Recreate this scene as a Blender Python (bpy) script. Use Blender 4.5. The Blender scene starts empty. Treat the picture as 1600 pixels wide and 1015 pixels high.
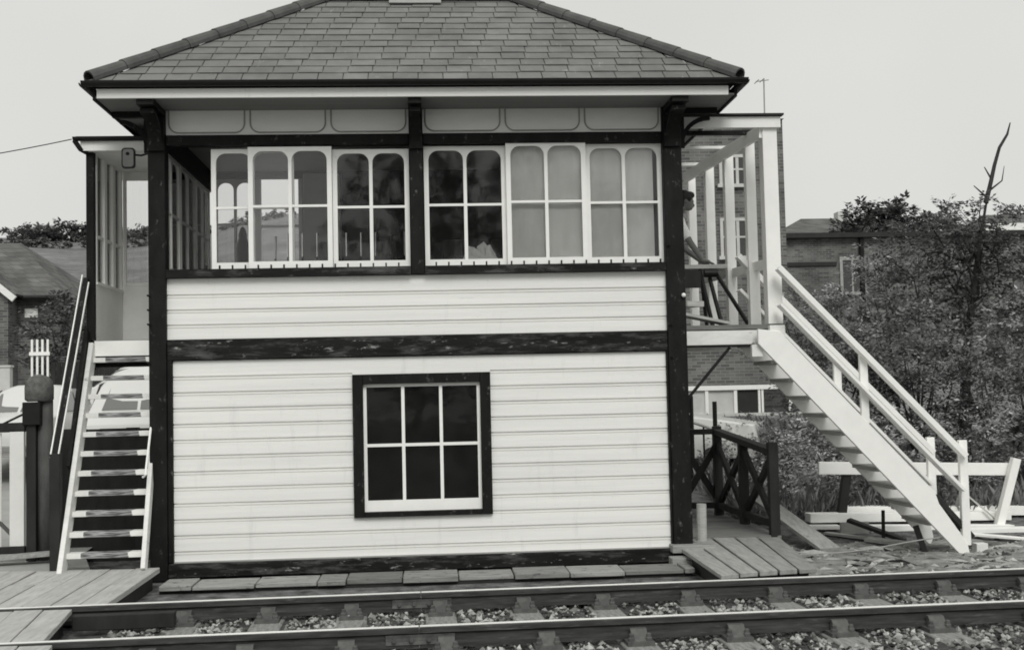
import bpy, math, random
from mathutils import Vector, Matrix, noise
R = math.radians
rng = random.Random(7)
scene = bpy.context.scene
col = scene.collection

# ------------------------------------------------------------------ helpers
class MB:
    """collects shapes; build() links them as ONE mesh object"""
    def __init__(s): s.v = []; s.f = []
    def add(s, vs, fs):
        o = len(s.v); s.v += [tuple(v) for v in vs]; s.f += [tuple(i + o for i in f) for f in fs]; return s
    def box(s, x0, x1, y0, y1, z0, z1):
        return s.add([(x0,y0,z0),(x1,y0,z0),(x1,y1,z0),(x0,y1,z0),(x0,y0,z1),(x1,y0,z1),(x1,y1,z1),(x0,y1,z1)],
                     [(0,3,2,1),(4,5,6,7),(0,1,5,4),(1,2,6,5),(2,3,7,6),(3,0,4,7)])
    def bar(s, p, q, w, h, up=(0,0,1)):
        p, q = Vector(p), Vector(q); d = (q - p).normalized(); u = Vector(up)
        if abs(d.dot(u)) > .99: u = Vector((0,1,0))
        a = d.cross(u).normalized() * (w/2); b = a.normalized().cross(d).normalized() * (h/2)
        vs = [p-a-b, p+a-b, p+a+b, p-a+b, q-a-b, q+a-b, q+a+b, q-a+b]
        return s.add(vs, [(0,1,2,3),(7,6,5,4),(1,0,4,5),(2,1,5,6),(3,2,6,7),(0,3,7,4)])
    def prism(s, pts, off):
        n = len(pts); off = Vector(off); P = [Vector(p) for p in pts]
        vs = P + [p + off for p in P]
        fs = [tuple(range(n))[::-1], tuple(range(n, 2*n))] + [(i, (i+1) % n, n + (i+1) % n, n + i) for i in range(n)]
        return s.add(vs, fs)
    def tube(s, pts, r, n=8, cap=True):
        P = [Vector(p) for p in pts]; rr = r if isinstance(r, (list, tuple)) else [r]*len(P)
        vs = []; fs = []; ref = None
        for i, p in enumerate(P):
            d = (P[min(i+1, len(P)-1)] - P[max(i-1, 0)]).normalized()
            if ref is None:
                ref = Vector((0,0,1)) if abs(d.z) < .9 else Vector((1,0,0))
            a = d.cross(ref).normalized(); b = a.cross(d).normalized(); ref = b
            for k in range(n):
                t = 2*math.pi*k/n; vs.append(p + a*math.cos(t)*rr[i] + b*math.sin(t)*rr[i])
        for i in range(len(P)-1):
            for k in range(n):
                k2 = (k+1) % n; fs.append((i*n+k, i*n+k2, (i+1)*n+k2, (i+1)*n+k))
        if cap: fs += [tuple(range(n))[::-1], tuple(range((len(P)-1)*n, len(P)*n))]
        return s.add(vs, fs)
    def lathe(s, c, prof, n=16):
        c = Vector(c); vs = []; fs = []
        for r, z in prof:
            for k in range(n):
                t = 2*math.pi*k/n; vs.append(c + Vector((r*math.cos(t), r*math.sin(t), z)))
        for i in range(len(prof)-1):
            for k in range(n):
                k2 = (k+1) % n; fs.append((i*n+k, i*n+k2, (i+1)*n+k2, (i+1)*n+k))
        fs += [tuple(range(n))[::-1], tuple(range((len(prof)-1)*n, len(prof)*n))]
        return s.add(vs, fs)
    def ball(s, c, r, n=12, m=8):
        r = r if isinstance(r, (tuple, list)) else (r, r, r); c = Vector(c)
        vs = [c + Vector((0,0,-r[2]))]
        for i in range(1, m):
            a = -math.pi/2 + math.pi*i/m
            for k in range(n):
                t = 2*math.pi*k/n
                vs.append(c + Vector((r[0]*math.cos(a)*math.cos(t), r[1]*math.cos(a)*math.sin(t), r[2]*math.sin(a))))
        vs.append(c + Vector((0,0,r[2]))); top = len(vs)-1; fs = []
        for k in range(n):
            k2 = (k+1) % n
            fs.append((0, 1+k2, 1+k)); fs.append((top, 1+(m-2)*n+k, 1+(m-2)*n+k2))
            for i in range(m-2):
                fs.append((1+i*n+k, 1+i*n+k2, 1+(i+1)*n+k2, 1+(i+1)*n+k))
        return s.add(vs, fs)
    def xform(s, M):
        s.v = [tuple(M @ Vector(v)) for v in s.v]; return s
    def build(s, name, m, parent=None, smooth=False, bevel=0, origin=None):
        me = bpy.data.meshes.new(name)
        v = s.v
        if origin is not None:
            o3 = Vector(origin); v = [tuple(Vector(p) - o3) for p in s.v]
        me.from_pydata(v, [], s.f); me.materials.append(m)
        if smooth:
            me.polygons.foreach_set('use_smooth', [True]*len(me.polygons))
        o = bpy.data.objects.new(name, me); col.objects.link(o)
        if parent is not None: o.parent = parent
        if origin is not None: o.location = Vector(origin)
        if bevel:
            b = o.modifiers.new('bevel', 'BEVEL'); b.width = bevel; b.segments = 1; b.limit_method = 'ANGLE'
        return o

def tag(o, label=None, cat=None, group=None, kind=None):
    if label: o['label'] = label
    if cat: o['category'] = cat
    if group: o['group'] = group
    if kind: o['kind'] = kind
    return o
def thing(name, label, cat, group=None, loc=(0,0,0)):
    o = bpy.data.objects.new(name, None); col.objects.link(o); o.empty_display_size = .2
    o.location = loc
    return tag(o, label, cat, group)
def rebase(root, loc):
    """put a thing's Empty at its base without moving its parts"""
    root.location = loc
    for c in root.children: c.location = c.location - Vector(loc)

# ------------------------------------------------------------------ materials (all neutral: the photograph is monochrome)
TINT = (1.0, 1.0, .965)
def g3(v): return (v*TINT[0], v*TINT[1], v*TINT[2], 1)
def mat(name, base, rough=.7, var=.25, scale=3.0, stretch=(1,1,1), bump=0.0, bscale=None, chips=None, island=0.0,
        spec=.3, metallic=0.0, dirt=None):
    m = bpy.data.materials.new(name); m.use_nodes = True; nt = m.node_tree; N = nt.nodes; L = nt.links
    b = N['Principled BSDF']; b.inputs['Roughness'].default_value = rough; b.inputs['Metallic'].default_value = metallic
    b.inputs['Specular IOR Level'].default_value = spec
    tc = N.new('ShaderNodeTexCoord'); mp = N.new('ShaderNodeMapping'); mp.inputs['Scale'].default_value = stretch
    L.new(tc.outputs['Object'], mp.inputs['Vector'])
    nz = N.new('ShaderNodeTexNoise'); nz.inputs['Scale'].default_value = scale; nz.inputs['Detail'].default_value = 6
    nz.inputs['Roughness'].default_value = .65
    L.new(mp.outputs[0], nz.inputs['Vector'])
    rm = N.new('ShaderNodeMapRange'); rm.inputs[1].default_value = .3; rm.inputs[2].default_value = .7
    rm.inputs[3].default_value = 1 - var; rm.inputs[4].default_value = 1 + var
    L.new(nz.outputs['Fac'], rm.inputs[0])
    mul = N.new('ShaderNodeMixRGB'); mul.blend_type = 'MULTIPLY'; mul.inputs[0].default_value = 1
    mul.inputs[1].default_value = g3(base); L.new(rm.outputs[0], mul.inputs[2]); out = mul.outputs[0]
    if island:
        ge = N.new('ShaderNodeNewGeometry'); r2 = N.new('ShaderNodeMapRange')
        r2.inputs[3].default_value = 1 - island; r2.inputs[4].default_value = 1 + island
        L.new(ge.outputs['Random Per Island'], r2.inputs[0])
        mu = N.new('ShaderNodeMixRGB'); mu.blend_type = 'MULTIPLY'; mu.inputs[0].default_value = 1
        L.new(out, mu.inputs[1]); L.new(r2.outputs[0], mu.inputs[2]); out = mu.outputs[0]
    for ch in (chips or []):
        cv, cs, lo, hi, st = ch
        m2 = N.new('ShaderNodeMapping'); m2.inputs['Scale'].default_value = st; m2.inputs['Location'].default_value = (3.1, 1.7, .4)
        L.new(tc.outputs['Object'], m2.inputs['Vector'])
        n2 = N.new('ShaderNodeTexNoise'); n2.inputs['Scale'].default_value = cs; n2.inputs['Detail'].default_value = 5
        n2.inputs['Roughness'].default_value = .7; L.new(m2.outputs[0], n2.inputs['Vector'])
        r3 = N.new('ShaderNodeMapRange'); r3.inputs[1].default_value = lo; r3.inputs[2].default_value = hi
        L.new(n2.outputs['Fac'], r3.inputs[0])
        mx = N.new('ShaderNodeMixRGB'); L.new(r3.outputs[0], mx.inputs[0]); L.new(out, mx.inputs[1]); mx.inputs[2].default_value = g3(cv)
        out = mx.outputs[0]
    L.new(out, b.inputs['Base Color'])
    if bump:
        bp = N.new('ShaderNodeBump'); bp.inputs['Strength'].default_value = 1; bp.inputs['Distance'].default_value = bump
        n3 = nz
        if bscale:
            n3 = N.new('ShaderNodeTexNoise'); n3.inputs['Scale'].default_value = bscale; n3.inputs['Detail'].default_value = 5
            L.new(mp.outputs[0], n3.inputs['Vector'])
        L.new(n3.outputs['Fac'], bp.inputs['Height']); L.new(bp.outputs[0], b.inputs['Normal'])
    return m

M = {}
M['white'] = mat('white_paint', .84, .5, .07, 2.0, (.2,1,6.1), bump=.0015, bscale=40, chips=[(.72, 3.0, .58, .8, (2.2,1,.35)), (.5, 6, .66, .8, (.4,1,5)), (.3, 34, .74, .79, (.6,1,1.2))])
M['white_old'] = mat('weathered_white_paint', .74, .6, .09, 5, (1,1,3), bump=.002, chips=[(.33, 9, .64, .74, (1,1,2))])
M['white_rail'] = mat('white_gloss_timber', .88, .5, .04, 5, bump=.001, chips=[(.5, 7, .70, .80, (1,1,1))])
M['frieze'] = mat('frieze_paint', .80, .6, .08, 3, (.3,1,1))
M['black'] = mat('black_timber_paint', .011, .6, .5, 6, (1,1,.4), bump=.005, spec=.14,
                 chips=[(.11, 11, .60, .72, (1.2,1,.8)), (.5, 26, .72, .77, (1,1,.7))])
M['black_beam'] = mat('flaking_black_paint', .012, .6, .5, 6, (.3,1,2), bump=.006, spec=.14,
                 chips=[(.09, 7, .5, .68, (.3,1,1.6)), (.34, 15, .62, .72, (.4,1,1.3)), (.6, 30, .72, .76, (.5,1,1))])
M['black_iron'] = mat('black_iron', .010, .5, .3, 8, spec=.25)
M['slate'] = mat('roof_slate', .17, .75, .22, 2.2, bump=.004, island=.10, chips=[(.3, 4.0, .63, .75, (3,1,1)), (.42, 30, .68, .76, (1,1,1))])
M['hip'] = mat('clay_hip_tile', .09, .7, .25, 5, bump=.004, island=.18)
M['lead'] = mat('lead_flashing', .33, .5, .15, 6)
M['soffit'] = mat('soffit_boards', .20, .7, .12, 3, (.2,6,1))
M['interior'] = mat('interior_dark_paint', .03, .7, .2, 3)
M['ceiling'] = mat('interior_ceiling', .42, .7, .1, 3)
M['blind'] = mat('window_blind_cloth', .62, .9, .14, 2.2, (1.6,1,.3), bump=.006)
M['cloth'] = mat('crumpled_cloth', .5, .9, .2, 6)
M['porch_in'] = mat('porch_interior_paint', .84, .6, .06, 3)
M['wood_dark'] = mat('tarred_timber_and_shade', .022, .7, .4, 6, (1,1,.4), bump=.004)
M['wood_grey'] = mat('weathered_planks', .30, .85, .25, 4, (6,.7,6), bump=.004, island=.13, chips=[(.14, 5, .6, .75, (3,1,3))])
M['wood_grey_x'] = mat('weathered_cross_planks', .16, .85, .25, 4, (.7,6,6), bump=.004, island=.2)
M['wood_pale'] = mat('pale_sawn_timber', .42, .8, .2, 5, (1,1,6), bump=.002)
M['wood_mid'] = mat('weathered_post_timber', .085, .85, .35, 7, (2,2,.5), bump=.006)
M['deck'] = mat('bleached_deck_planks', .44, .85, .2, 4, (5,.6,6), bump=.005, island=.08, chips=[(.22, 5, .6, .75, (3,1,3))])
M['walk'] = mat('lineside_sleepers', .24, .85, .3, 4, (.7,5,5), bump=.008, island=.3, chips=[(.05, 6, .56, .68, (1,2,2))])
M['sleeper'] = mat('oiled_sleeper', .25, .85, .35, 7, (5,.8,3), bump=.008, chips=[(.05, 5, .55, .7, (4,1,1))])
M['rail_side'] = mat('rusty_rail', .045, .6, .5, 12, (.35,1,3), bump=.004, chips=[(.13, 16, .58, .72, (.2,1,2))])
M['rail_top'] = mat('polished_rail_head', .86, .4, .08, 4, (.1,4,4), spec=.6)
M['chair_iron'] = mat('cast_iron_chair', .09, .7, .4, 12, bump=.004)
M['stone'] = mat('ballast_stone', .24, .9, .3, 9, island=.96, bump=.004)
M['ballast'] = mat('ballast_bed', .075, .95, .6, 16, bump=.03)
M['gatewhite'] = mat('crossing_gate_paint', .72, .6, .06, 5)
M['brick_l'] = None
M['leaf'] = None
M['car'] = mat('pale_car_paint', .66, .25, .03, 2, spec=.5)
M['car2'] = mat('grey_car_paint', .45, .25, .03, 2, spec=.5)
M['tyre'] = mat('rubber_tyre', .02, .8, .2, 8)
M['chrome'] = mat('chrome', .6, .2, .05, 3, metallic=1)
M['skin'] = mat('skin', .15, .6, .08, 12)
M['hair'] = mat('dark_hair', .015, .6, .4, 30, (1,1,4), bump=.006)
M['shirt'] = mat('pale_shirt', .86, .85, .1, 10, bump=.004)
M['trouser'] = mat('dark_trousers', .05, .85, .2, 10)
M['render'] = mat('pale_render', .55, .8, .12, 3)
M['roofing'] = mat('felt_roof', .03, .8, .2, 4)
M['lit_wall'] = mat('lit_wall_grey', .55, .6, .1, 4)
M['moss'] = mat('mossy_cap', .13, .95, .4, 14, bump=.02)
M['bark'] = mat('bark', .045, .9, .4, 8, (3,3,.6), bump=.02)
M['rubble'] = mat('lineside_dirt', .24, .95, .55, 5, bump=.03, bscale=14, chips=[(.32, 9, .58, .72, (1,1,1)), (.04, 4, .58, .7, (1,1,1))])
M['road'] = mat('pale_road', .34, .9, .12, 3, bump=.004, bscale=30)

def glass(name, clear=.9, ior=1.45, dust=.02):
    m = bpy.data.materials.new(name); m.use_nodes = True; nt = m.node_tree; N = nt.nodes; L = nt.links
    N.remove(N['Principled BSDF']); o = N['Material Output']
    t = N.new('ShaderNodeBsdfTransparent'); t.inputs[0].default_value = (clear, clear, clear, 1)
    g = N.new('ShaderNodeBsdfGlossy'); g.inputs['Roughness'].default_value = .03; g.inputs[0].default_value = (.9,.9,.9,1)
    f = N.new('ShaderNodeFresnel'); f.inputs['IOR'].default_value = ior
    tc = N.new('ShaderNodeTexCoord'); nz = N.new('ShaderNodeTexNoise'); nz.inputs['Scale'].default_value = 3
    bp = N.new('ShaderNodeBump'); bp.inputs['Distance'].default_value = .0012
    L.new(tc.outputs['Object'], nz.inputs['Vector']); L.new(nz.outputs['Fac'], bp.inputs['Height']); L.new(bp.outputs[0], g.inputs['Normal'])
    mx = N.new('ShaderNodeMixShader'); L.new(f.outputs[0], mx.inputs[0]); L.new(t.outputs[0], mx.inputs[1]); L.new(g.outputs[0], mx.inputs[2])
    df = N.new('ShaderNodeBsdfDiffuse'); df.inputs[0].default_value = (.55,.55,.53,1)
    nd = N.new('ShaderNodeTexNoise'); nd.inputs['Scale'].default_value = 5; nd.inputs['Detail'].default_value = 6; L.new(tc.outputs['Object'], nd.inputs['Vector'])
    rd_ = N.new('ShaderNodeMapRange'); rd_.inputs[1].default_value = .35; rd_.inputs[2].default_value = .75; rd_.inputs[3].default_value = dust*.7; rd_.inputs[4].default_value = dust*1.35; L.new(nd.outputs['Fac'], rd_.inputs[0])
    m3 = N.new('ShaderNodeMixShader'); L.new(rd_.outputs[0], m3.inputs[0]); L.new(mx.outputs[0], m3.inputs[1]); L.new(df.outputs[0], m3.inputs[2])
    L.new(m3.outputs[0], o.inputs['Surface'])
    return m
M['glass'] = glass('window_glass', .97, 1.45, .006)
M['glass_dirty'] = glass('dusty_window_glass', .6, 1.3, .016)
M['carglass'] = mat('vehicle_glass', .16, .08, .05, 2, spec=.8)
M['darkglass'] = mat('dark_far_window', .04, .1, .2, 2, spec=.6)
M['mirror'] = mat('mirror_glass', .12, .1, .1, 4, metallic=1)

def brick(name, base, mortar, bw=.225, bh=.075, var=.35, axis='XZ'):
    m = bpy.data.materials.new(name); m.use_nodes = True; nt = m.node_tree; N = nt.nodes; L = nt.links
    b = N['Principled BSDF']; b.inputs['Roughness'].default_value = .9; b.inputs['Specular IOR Level'].default_value = .2
    tc = N.new('ShaderNodeTexCoord'); sx = N.new('ShaderNodeSeparateXYZ'); cb = N.new('ShaderNodeCombineXYZ')
    L.new(tc.outputs['Object'], sx.inputs[0])
    ad = N.new('ShaderNodeMath'); ad.operation = 'ADD'; L.new(sx.outputs[0], ad.inputs[0]); L.new(sx.outputs[1], ad.inputs[1])
    L.new(ad.outputs[0], cb.inputs[0]); L.new(sx.outputs[2], cb.inputs[1])
    t = N.new('ShaderNodeTexBrick'); t.inputs['Scale'].default_value = 1
    t.inputs['Brick Width'].default_value = bw; t.inputs['Row Height'].default_value = bh; t.inputs['Mortar Size'].default_value = .008
    t.inputs['Color1'].default_value = g3(base*(1-var)); t.inputs['Color2'].default_value = g3(base*(1+var)); t.inputs['Mortar'].default_value = g3(mortar)
    L.new(cb.outputs[0], t.inputs['Vector'])
    nz = N.new('ShaderNodeTexNoise'); nz.inputs['Scale'].default_value = 1.2; nz.inputs['Detail'].default_value = 8
    L.new(tc.outputs['Object'], nz.inputs['Vector'])
    rm = N.new('ShaderNodeMapRange'); rm.inputs[1].default_value = .3; rm.inputs[2].default_value = .7; rm.inputs[3].default_value = .7; rm.inputs[4].default_value = 1.3
    L.new(nz.outputs['Fac'], rm.inputs[0])
    mu = N.new('ShaderNodeMixRGB'); mu.blend_type = 'MULTIPLY'; mu.inputs[0].default_value = 1
    L.new(t.outputs['Color'], mu.inputs[1]); L.new(rm.outputs[0], mu.inputs[2]); L.new(mu.outputs[0], b.inputs['Base Color'])
    return m
M['brick_l'] = brick('station_brick', .13, .2)
M['brick_r'] = brick('house_brick', .125, .2)
M['tile'] = brick('plain_roof_tile', .12, .06, .3, .16, .2)

def leafmat(name, base, var=.5):
    m = bpy.data.materials.new(name); m.use_nodes = True; nt = m.node_tree; N = nt.nodes; L = nt.links
    b = N['Principled BSDF']; b.inputs['Roughness'].default_value = .7; b.inputs['Specular IOR Level'].default_value = .2
    ge = N.new('ShaderNodeNewGeometry'); r2 = N.new('ShaderNodeMapRange'); r2.inputs[3].default_value = base*(1-var); r2.inputs[4].default_value = base*(1+var)
    L.new(ge.outputs['Random Per Island'], r2.inputs[0])
    tc = N.new('ShaderNodeTexCoord'); nz = N.new('ShaderNodeTexNoise'); nz.inputs['Scale'].default_value = 3.0; nz.inputs['Detail'].default_value = 3; L.new(tc.outputs['Object'], nz.inputs['Vector'])
    rn = N.new('ShaderNodeMapRange'); rn.inputs[1].default_value = .35; rn.inputs[2].default_value = .65; rn.inputs[3].default_value = .5; rn.inputs[4].default_value = 1.5; L.new(nz.outputs['Fac'], rn.inputs[0])
    mm = N.new('ShaderNodeMath'); mm.operation = 'MULTIPLY'; L.new(r2.outputs[0], mm.inputs[0]); L.new(rn.outputs[0], mm.inputs[1]); r2 = mm
    cb = N.new('ShaderNodeCombineColor'); L.new(r2.outputs[0], cb.inputs[0]); L.new(r2.outputs[0], cb.inputs[1]); L.new(r2.outputs[0], cb.inputs[2])
    L.new(cb.outputs[0], b.inputs['Base Color'])
    tr = N.new('ShaderNodeBsdfTranslucent'); L.new(cb.outputs[0], tr.inputs[0])
    mx = N.new('ShaderNodeMixShader'); mx.inputs[0].default_value = .25
    L.new(b.outputs[0], mx.inputs[1]); L.new(tr.outputs[0], mx.inputs[2]); L.new(mx.outputs[0], N['Material Output'].inputs['Surface'])
    return m
M['leaf'] = leafmat('leaf', .235, .65)
M['leaf_dark'] = leafmat('dark_leaf', .14, .65)
M['leaf_pale'] = leafmat('pale_leaf', .33, .6)
M['leaf_far'] = leafmat('far_leaf', .14, .4)
M['grass'] = leafmat('grass_blade', .20, .5)

def groundmat():
    m = bpy.data.materials.new('ground_earth_and_grass'); m.use_nodes = True; nt = m.node_tree; N = nt.nodes; L = nt.links
    b = N['Principled BSDF']; b.inputs['Roughness'].default_value = .95; b.inputs['Specular IOR Level'].default_value = .1
    tc = N.new('ShaderNodeTexCoord')
    def noise(sc, det=8):
        n = N.new('ShaderNodeTexNoise'); n.inputs['Scale'].default_value = sc; n.inputs['Detail'].default_value = det
        n.inputs['Roughness'].default_value = .65
        L.new(tc.outputs['Object'], n.inputs['Vector']); return n
    def rng_(n, a, bb, lo, hi):
        r = N.new('ShaderNodeMapRange'); r.inputs[1].default_value = a; r.inputs[2].default_value = bb; r.inputs[3].default_value = lo; r.inputs[4].default_value = hi
        L.new(n, r.inputs[0]); return r.outputs[0]
    near = rng_(noise(6).outputs['Fac'], .35, .7, .06, .26)
    far0 = rng_(noise(.12).outputs['Fac'], .35, .65, .13, .24)
    far1 = rng_(noise(1.1).outputs['Fac'], .3, .7, .65, 1.3)
    mu = N.new('ShaderNodeMath'); mu.operation = 'MULTIPLY'; L.new(far0, mu.inputs[0]); L.new(far1, mu.inputs[1])
    sx = N.new('ShaderNodeSeparateXYZ'); L.new(tc.outputs['Object'], sx.inputs[0])
    f = rng_(sx.outputs[1], 15, 24, 0, 1)
    mx = N.new('ShaderNodeMixRGB'); L.new(f, mx.inputs[0]); L.new(near, mx.inputs[1]); L.new(mu.outputs[0], mx.inputs[2])
    L.new(mx.outputs[0], b.inputs['Base Color'])
    bp = N.new('ShaderNodeBump'); bp.inputs['Distance'].default_value = .05; L.new(noise(9).outputs['Fac'], bp.inputs['Height']); L.new(bp.outputs[0], b.inputs['Normal'])
    return m
M['ground'] = groundmat()

# ------------------------------------------------------------------ camera, light, sky
cam = bpy.data.cameras.new('camera'); co = bpy.data.objects.new('camera', cam); col.objects.link(co); scene.camera = co
yaw, pitch, roll = .06779, .05396, .0225
cy, sy = math.cos(yaw), math.sin(yaw)
r0 = Vector((cy, -sy, 0)); f0 = Vector((sy, cy, 0)); u0 = Vector((0,0,1))
f1 = f0*math.cos(pitch) + u0*math.sin(pitch); u1 = u0*math.cos(pitch) - f0*math.sin(pitch)
r2 = r0*math.cos(roll) - u1*math.sin(roll); u2 = u1*math.cos(roll) + r0*math.sin(roll)
co.matrix_world = Matrix(((r2.x,u2.x,-f1.x,0),(r2.y,u2.y,-f1.y,0),(r2.z,u2.z,-f1.z,1.6905),(0,0,0,1)))
cam.sensor_width = 36; cam.lens = 36*1900/1600; cam.clip_end = 2000; cam.clip_start = .1

SUN_AZ, SUN_EL = R(-8), R(43)      # sun behind the camera, a little to its right
sd = bpy.data.lights.new('sun', 'SUN'); sd.energy = 1.6; sd.angle = R(26); sd.color = (1, .995, .965)
so = bpy.data.objects.new('sun', sd); col.objects.link(so)
dirv = Vector((math.sin(SUN_AZ)*math.cos(SUN_EL), math.cos(SUN_AZ)*math.cos(SUN_EL), -math.sin(SUN_EL)))
so.rotation_euler = dirv.to_track_quat('-Z', 'Y').to_euler(); so.location = (-8, -10, 14)

w = bpy.data.worlds.new('World'); scene.world = w; w.use_nodes = True
N = w.node_tree.nodes; L = w.node_tree.links; bg = N['Background']
sk = N.new('ShaderNodeTexSky'); sk.sky_type = 'NISHITA'; sk.sun_disc = False; sk.sun_elevation = SUN_EL; sk.sun_rotation = math.pi + SUN_AZ
sk.dust_density = 4; sk.air_density = 1.5
bw = N.new('ShaderNodeRGBToBW'); L.new(sk.outputs[0], bw.inputs[0])
mx = N.new('ShaderNodeMixRGB'); mx.inputs[0].default_value = .86; mx.inputs[2].default_value = (7.7, 7.7, 7.45, 1)   # thin even overcast over the clear sky
nc = N.new('ShaderNodeTexNoise'); nc.inputs['Scale'].default_value = 2.2; nc.inputs['Detail'].default_value = 5; tcw = N.new('ShaderNodeTexCoord'); L.new(tcw.outputs['Generated'], nc.inputs['Vector'])
rw = N.new('ShaderNodeMapRange'); rw.inputs[1].default_value = .3; rw.inputs[2].default_value = .7; rw.inputs[3].default_value = .93; rw.inputs[4].default_value = 1.05; L.new(nc.outputs['Fac'], rw.inputs[0])
mc = N.new('ShaderNodeMixRGB'); mc.blend_type = 'MULTIPLY'; mc.inputs[0].default_value = 1; mc.inputs[1].default_value = (7.7, 7.7, 7.45, 1); L.new(rw.outputs[0], mc.inputs[2]); L.new(mc.outputs[0], mx.inputs[2])
L.new(bw.outputs[0], mx.inputs[1]); L.new(mx.outputs[0], bg.inputs['Color']); bg.inputs['Strength'].default_value = .1
scene.cycles.filter_width = 1.8
scene.view_settings.view_transform = 'Standard'; scene.view_settings.look = 'None'; scene.view_settings.exposure = 0; scene.view_settings.gamma = 1

# ------------------------------------------------------------------ ground
def hz(x, y):
    h = -.2
    if y > 14: h += .095*(min(y, 45) - 14)
    if y > 45: h += .165*(min(y, 205) - 45)*(1 if x < 0 else max(.62, 1 - x/120))
    if y > 205: h += .02*(y-205)
    if y > 60:
        k = min(1, (y-60)/100)
        h += k*(3.2*math.exp(-((x/(y/200)+22)/14)**2) - 1.0*math.exp(-((x/(y/200)+52)/16)**2))
    return h
xs = [-700,-400,-250,-160] + [-120+5*i for i in range(25)] + [2.5*i+5 for i in range(20)] + [60,75,95,120,160,250,400,700]
ys = [-60,-30,-10,0,5,8,9,10,11,12,13,14,15,16,18,20,23,26,30,35,40,45,52,60,70,80,95,110,125,140,155,170,185,200,205,215,240,300,500,900]
vs = [(x, y, hz(x, y)) for y in ys for x in xs]; nx = len(xs)
fs = [(j*nx+i, j*nx+i+1, (j+1)*nx+i+1, (j+1)*nx+i) for j in range(len(ys)-1) for i in range(nx-1)]
tag(MB().add(vs, fs).build('ground', M['ground'], smooth=True), kind='structure')
# road over the crossing, climbing away on the left
rv = []; rf = []
rows = [(-20,-7.4,-3.0),(8,-7.4,-3.0),(12.6,-7.2,-3.45),(14,-7.3,-3.9),(17,-8.2,-4.0),(20,-9.2,-4.2),(24,-10,-4.4),(27,-10.6,-4.6)]
for k, (y, a, b) in enumerate(rows):
    lo = .012 if y > 12 else -.19
    rv += [(a, y, (max(hz(a, y), -.03) if y > 12 else -.2) + .02), (b, y, (max(hz(b, y), -.03) if y > 12 else -.2) + .02)]
    if k: rf.append((2*k-2, 2*k-1, 2*k+1, 2*k))
tag(MB().add(rv, rf).build('road', M['road']), kind='structure')

# ------------------------------------------------------------------ railway track
RA = .0343
def rail_y(X, off): return 10.4724 + math.tan(RA)*X + off/math.cos(RA)
def rail_profile(y, z=0):
    return [(-.035,-.006),(-.03,0),(.03,0),(.035,-.006),(.035,-.042),(.011,-.056),(.011,-.105),(.033,-.118),(.033,-.15),(-.033,-.15),(-.033,-.118),(-.011,-.105),(-.011,-.056),(-.035,-.042)]
def rail(label, off):
    t = thing('railway_rail', label, 'rail', 'rails of the track in front')
    d = Vector((math.cos(RA), math.sin(RA), 0)); n = Vector((-math.sin(RA), math.cos(RA), 0))
    p0 = Vector((0, rail_y(0, off), 0))
    for (s0, s1) in ((-14, -.12), (-.112, 16)):
        mb = MB(); pr = rail_profile(0)
        a = [p0 + d*s0 + n*q[0] + Vector((0,0,q[1])) for q in pr]
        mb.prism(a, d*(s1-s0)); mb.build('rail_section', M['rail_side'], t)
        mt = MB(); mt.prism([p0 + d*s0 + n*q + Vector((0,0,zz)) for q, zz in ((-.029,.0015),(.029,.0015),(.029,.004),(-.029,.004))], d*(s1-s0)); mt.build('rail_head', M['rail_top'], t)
    fp = MB()
    for sgn in (-1, 1):
        pr = [(.014,-.055),(.040,-.050),(.034,-.075),(.034,-.10),(.042,-.122),(.014,-.116)]
        fp.prism([p0 + d*(-.36) + n*(sgn*q[0]) + Vector((0,0,q[1])) for q in pr], d*.5)
        for k in range(4):
            c = p0 + d*(-.30 + k*.125) + n*(sgn*.034) + Vector((0,0,-.087))
            fp.tube([c, c + n*(sgn*.032)], .016, 6)
    fp.build('fishplate', M['chair_iron'], t)
    rebase(t, (0, rail_y(0, off), -.15)); return t
rail('far rail of the track, nearest the signal box', 0)
rail('near rail of the track, along the bottom of the picture', -1.505)

def chair_mb(yc):
    mb = MB()
    mb.box(-.10, .10, yc-.19, yc+.19, 0, .03)
    for sg in (-1, 1):
        mb.prism([(-.06, yc+sg*.036, .03), (-.06, yc+sg*.15, .03), (-.06, yc+sg*.075, .105), (-.06, yc+sg*.04, .11)], (.12,0,0))
        for x in (-.065, .065): mb.lathe((x, yc+sg*.135, .03), [(.026,0),(.026,.02),(.018,.03),(.018,.05),(.012,.055)], 8)
    mb.bar((-.10, yc+.052, .085), (.13, yc+.052, .085), .035, .055)      # oak key
    return mb
words = ['first','second','third','fourth','fifth','sixth','seventh','eighth','ninth','tenth','eleventh','twelfth','thirteenth','fourteenth']
sl_me = None
SX = [-2.05,-1.37,-.67,.06,.78,1.46,2.2,2.98,3.74,4.5,5.25,6.0]
for k, X in enumerate(SX):
    yc = rail_y(X, -.7525)
    mb = MB(); mb.box(-.128,.128,-1.3,1.3,-.13,0)
    if k == 0:
        slp = mb.build('timber_sleeper', M['sleeper'], bevel=.008); c1 = chair_mb(.7525).build('rail_chair', M['chair_iron'], slp); c2 = chair_mb(-.7525).build('rail_chair', M['chair_iron'], slp); s = slp
    else:
        s = slp.copy(); col.objects.link(s)
        for c in (c1, c2):
            cc = c.copy(); col.objects.link(cc); cc.parent = s
    s.location = (X, yc, -.175); s.rotation_euler = (0, 0, RA + rng.uniform(-.015, .015))
    tag(s, f'{words[k]} timber sleeper under the rails counting from the plank crossing', 'sleeper', 'sleepers of the track')

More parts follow.
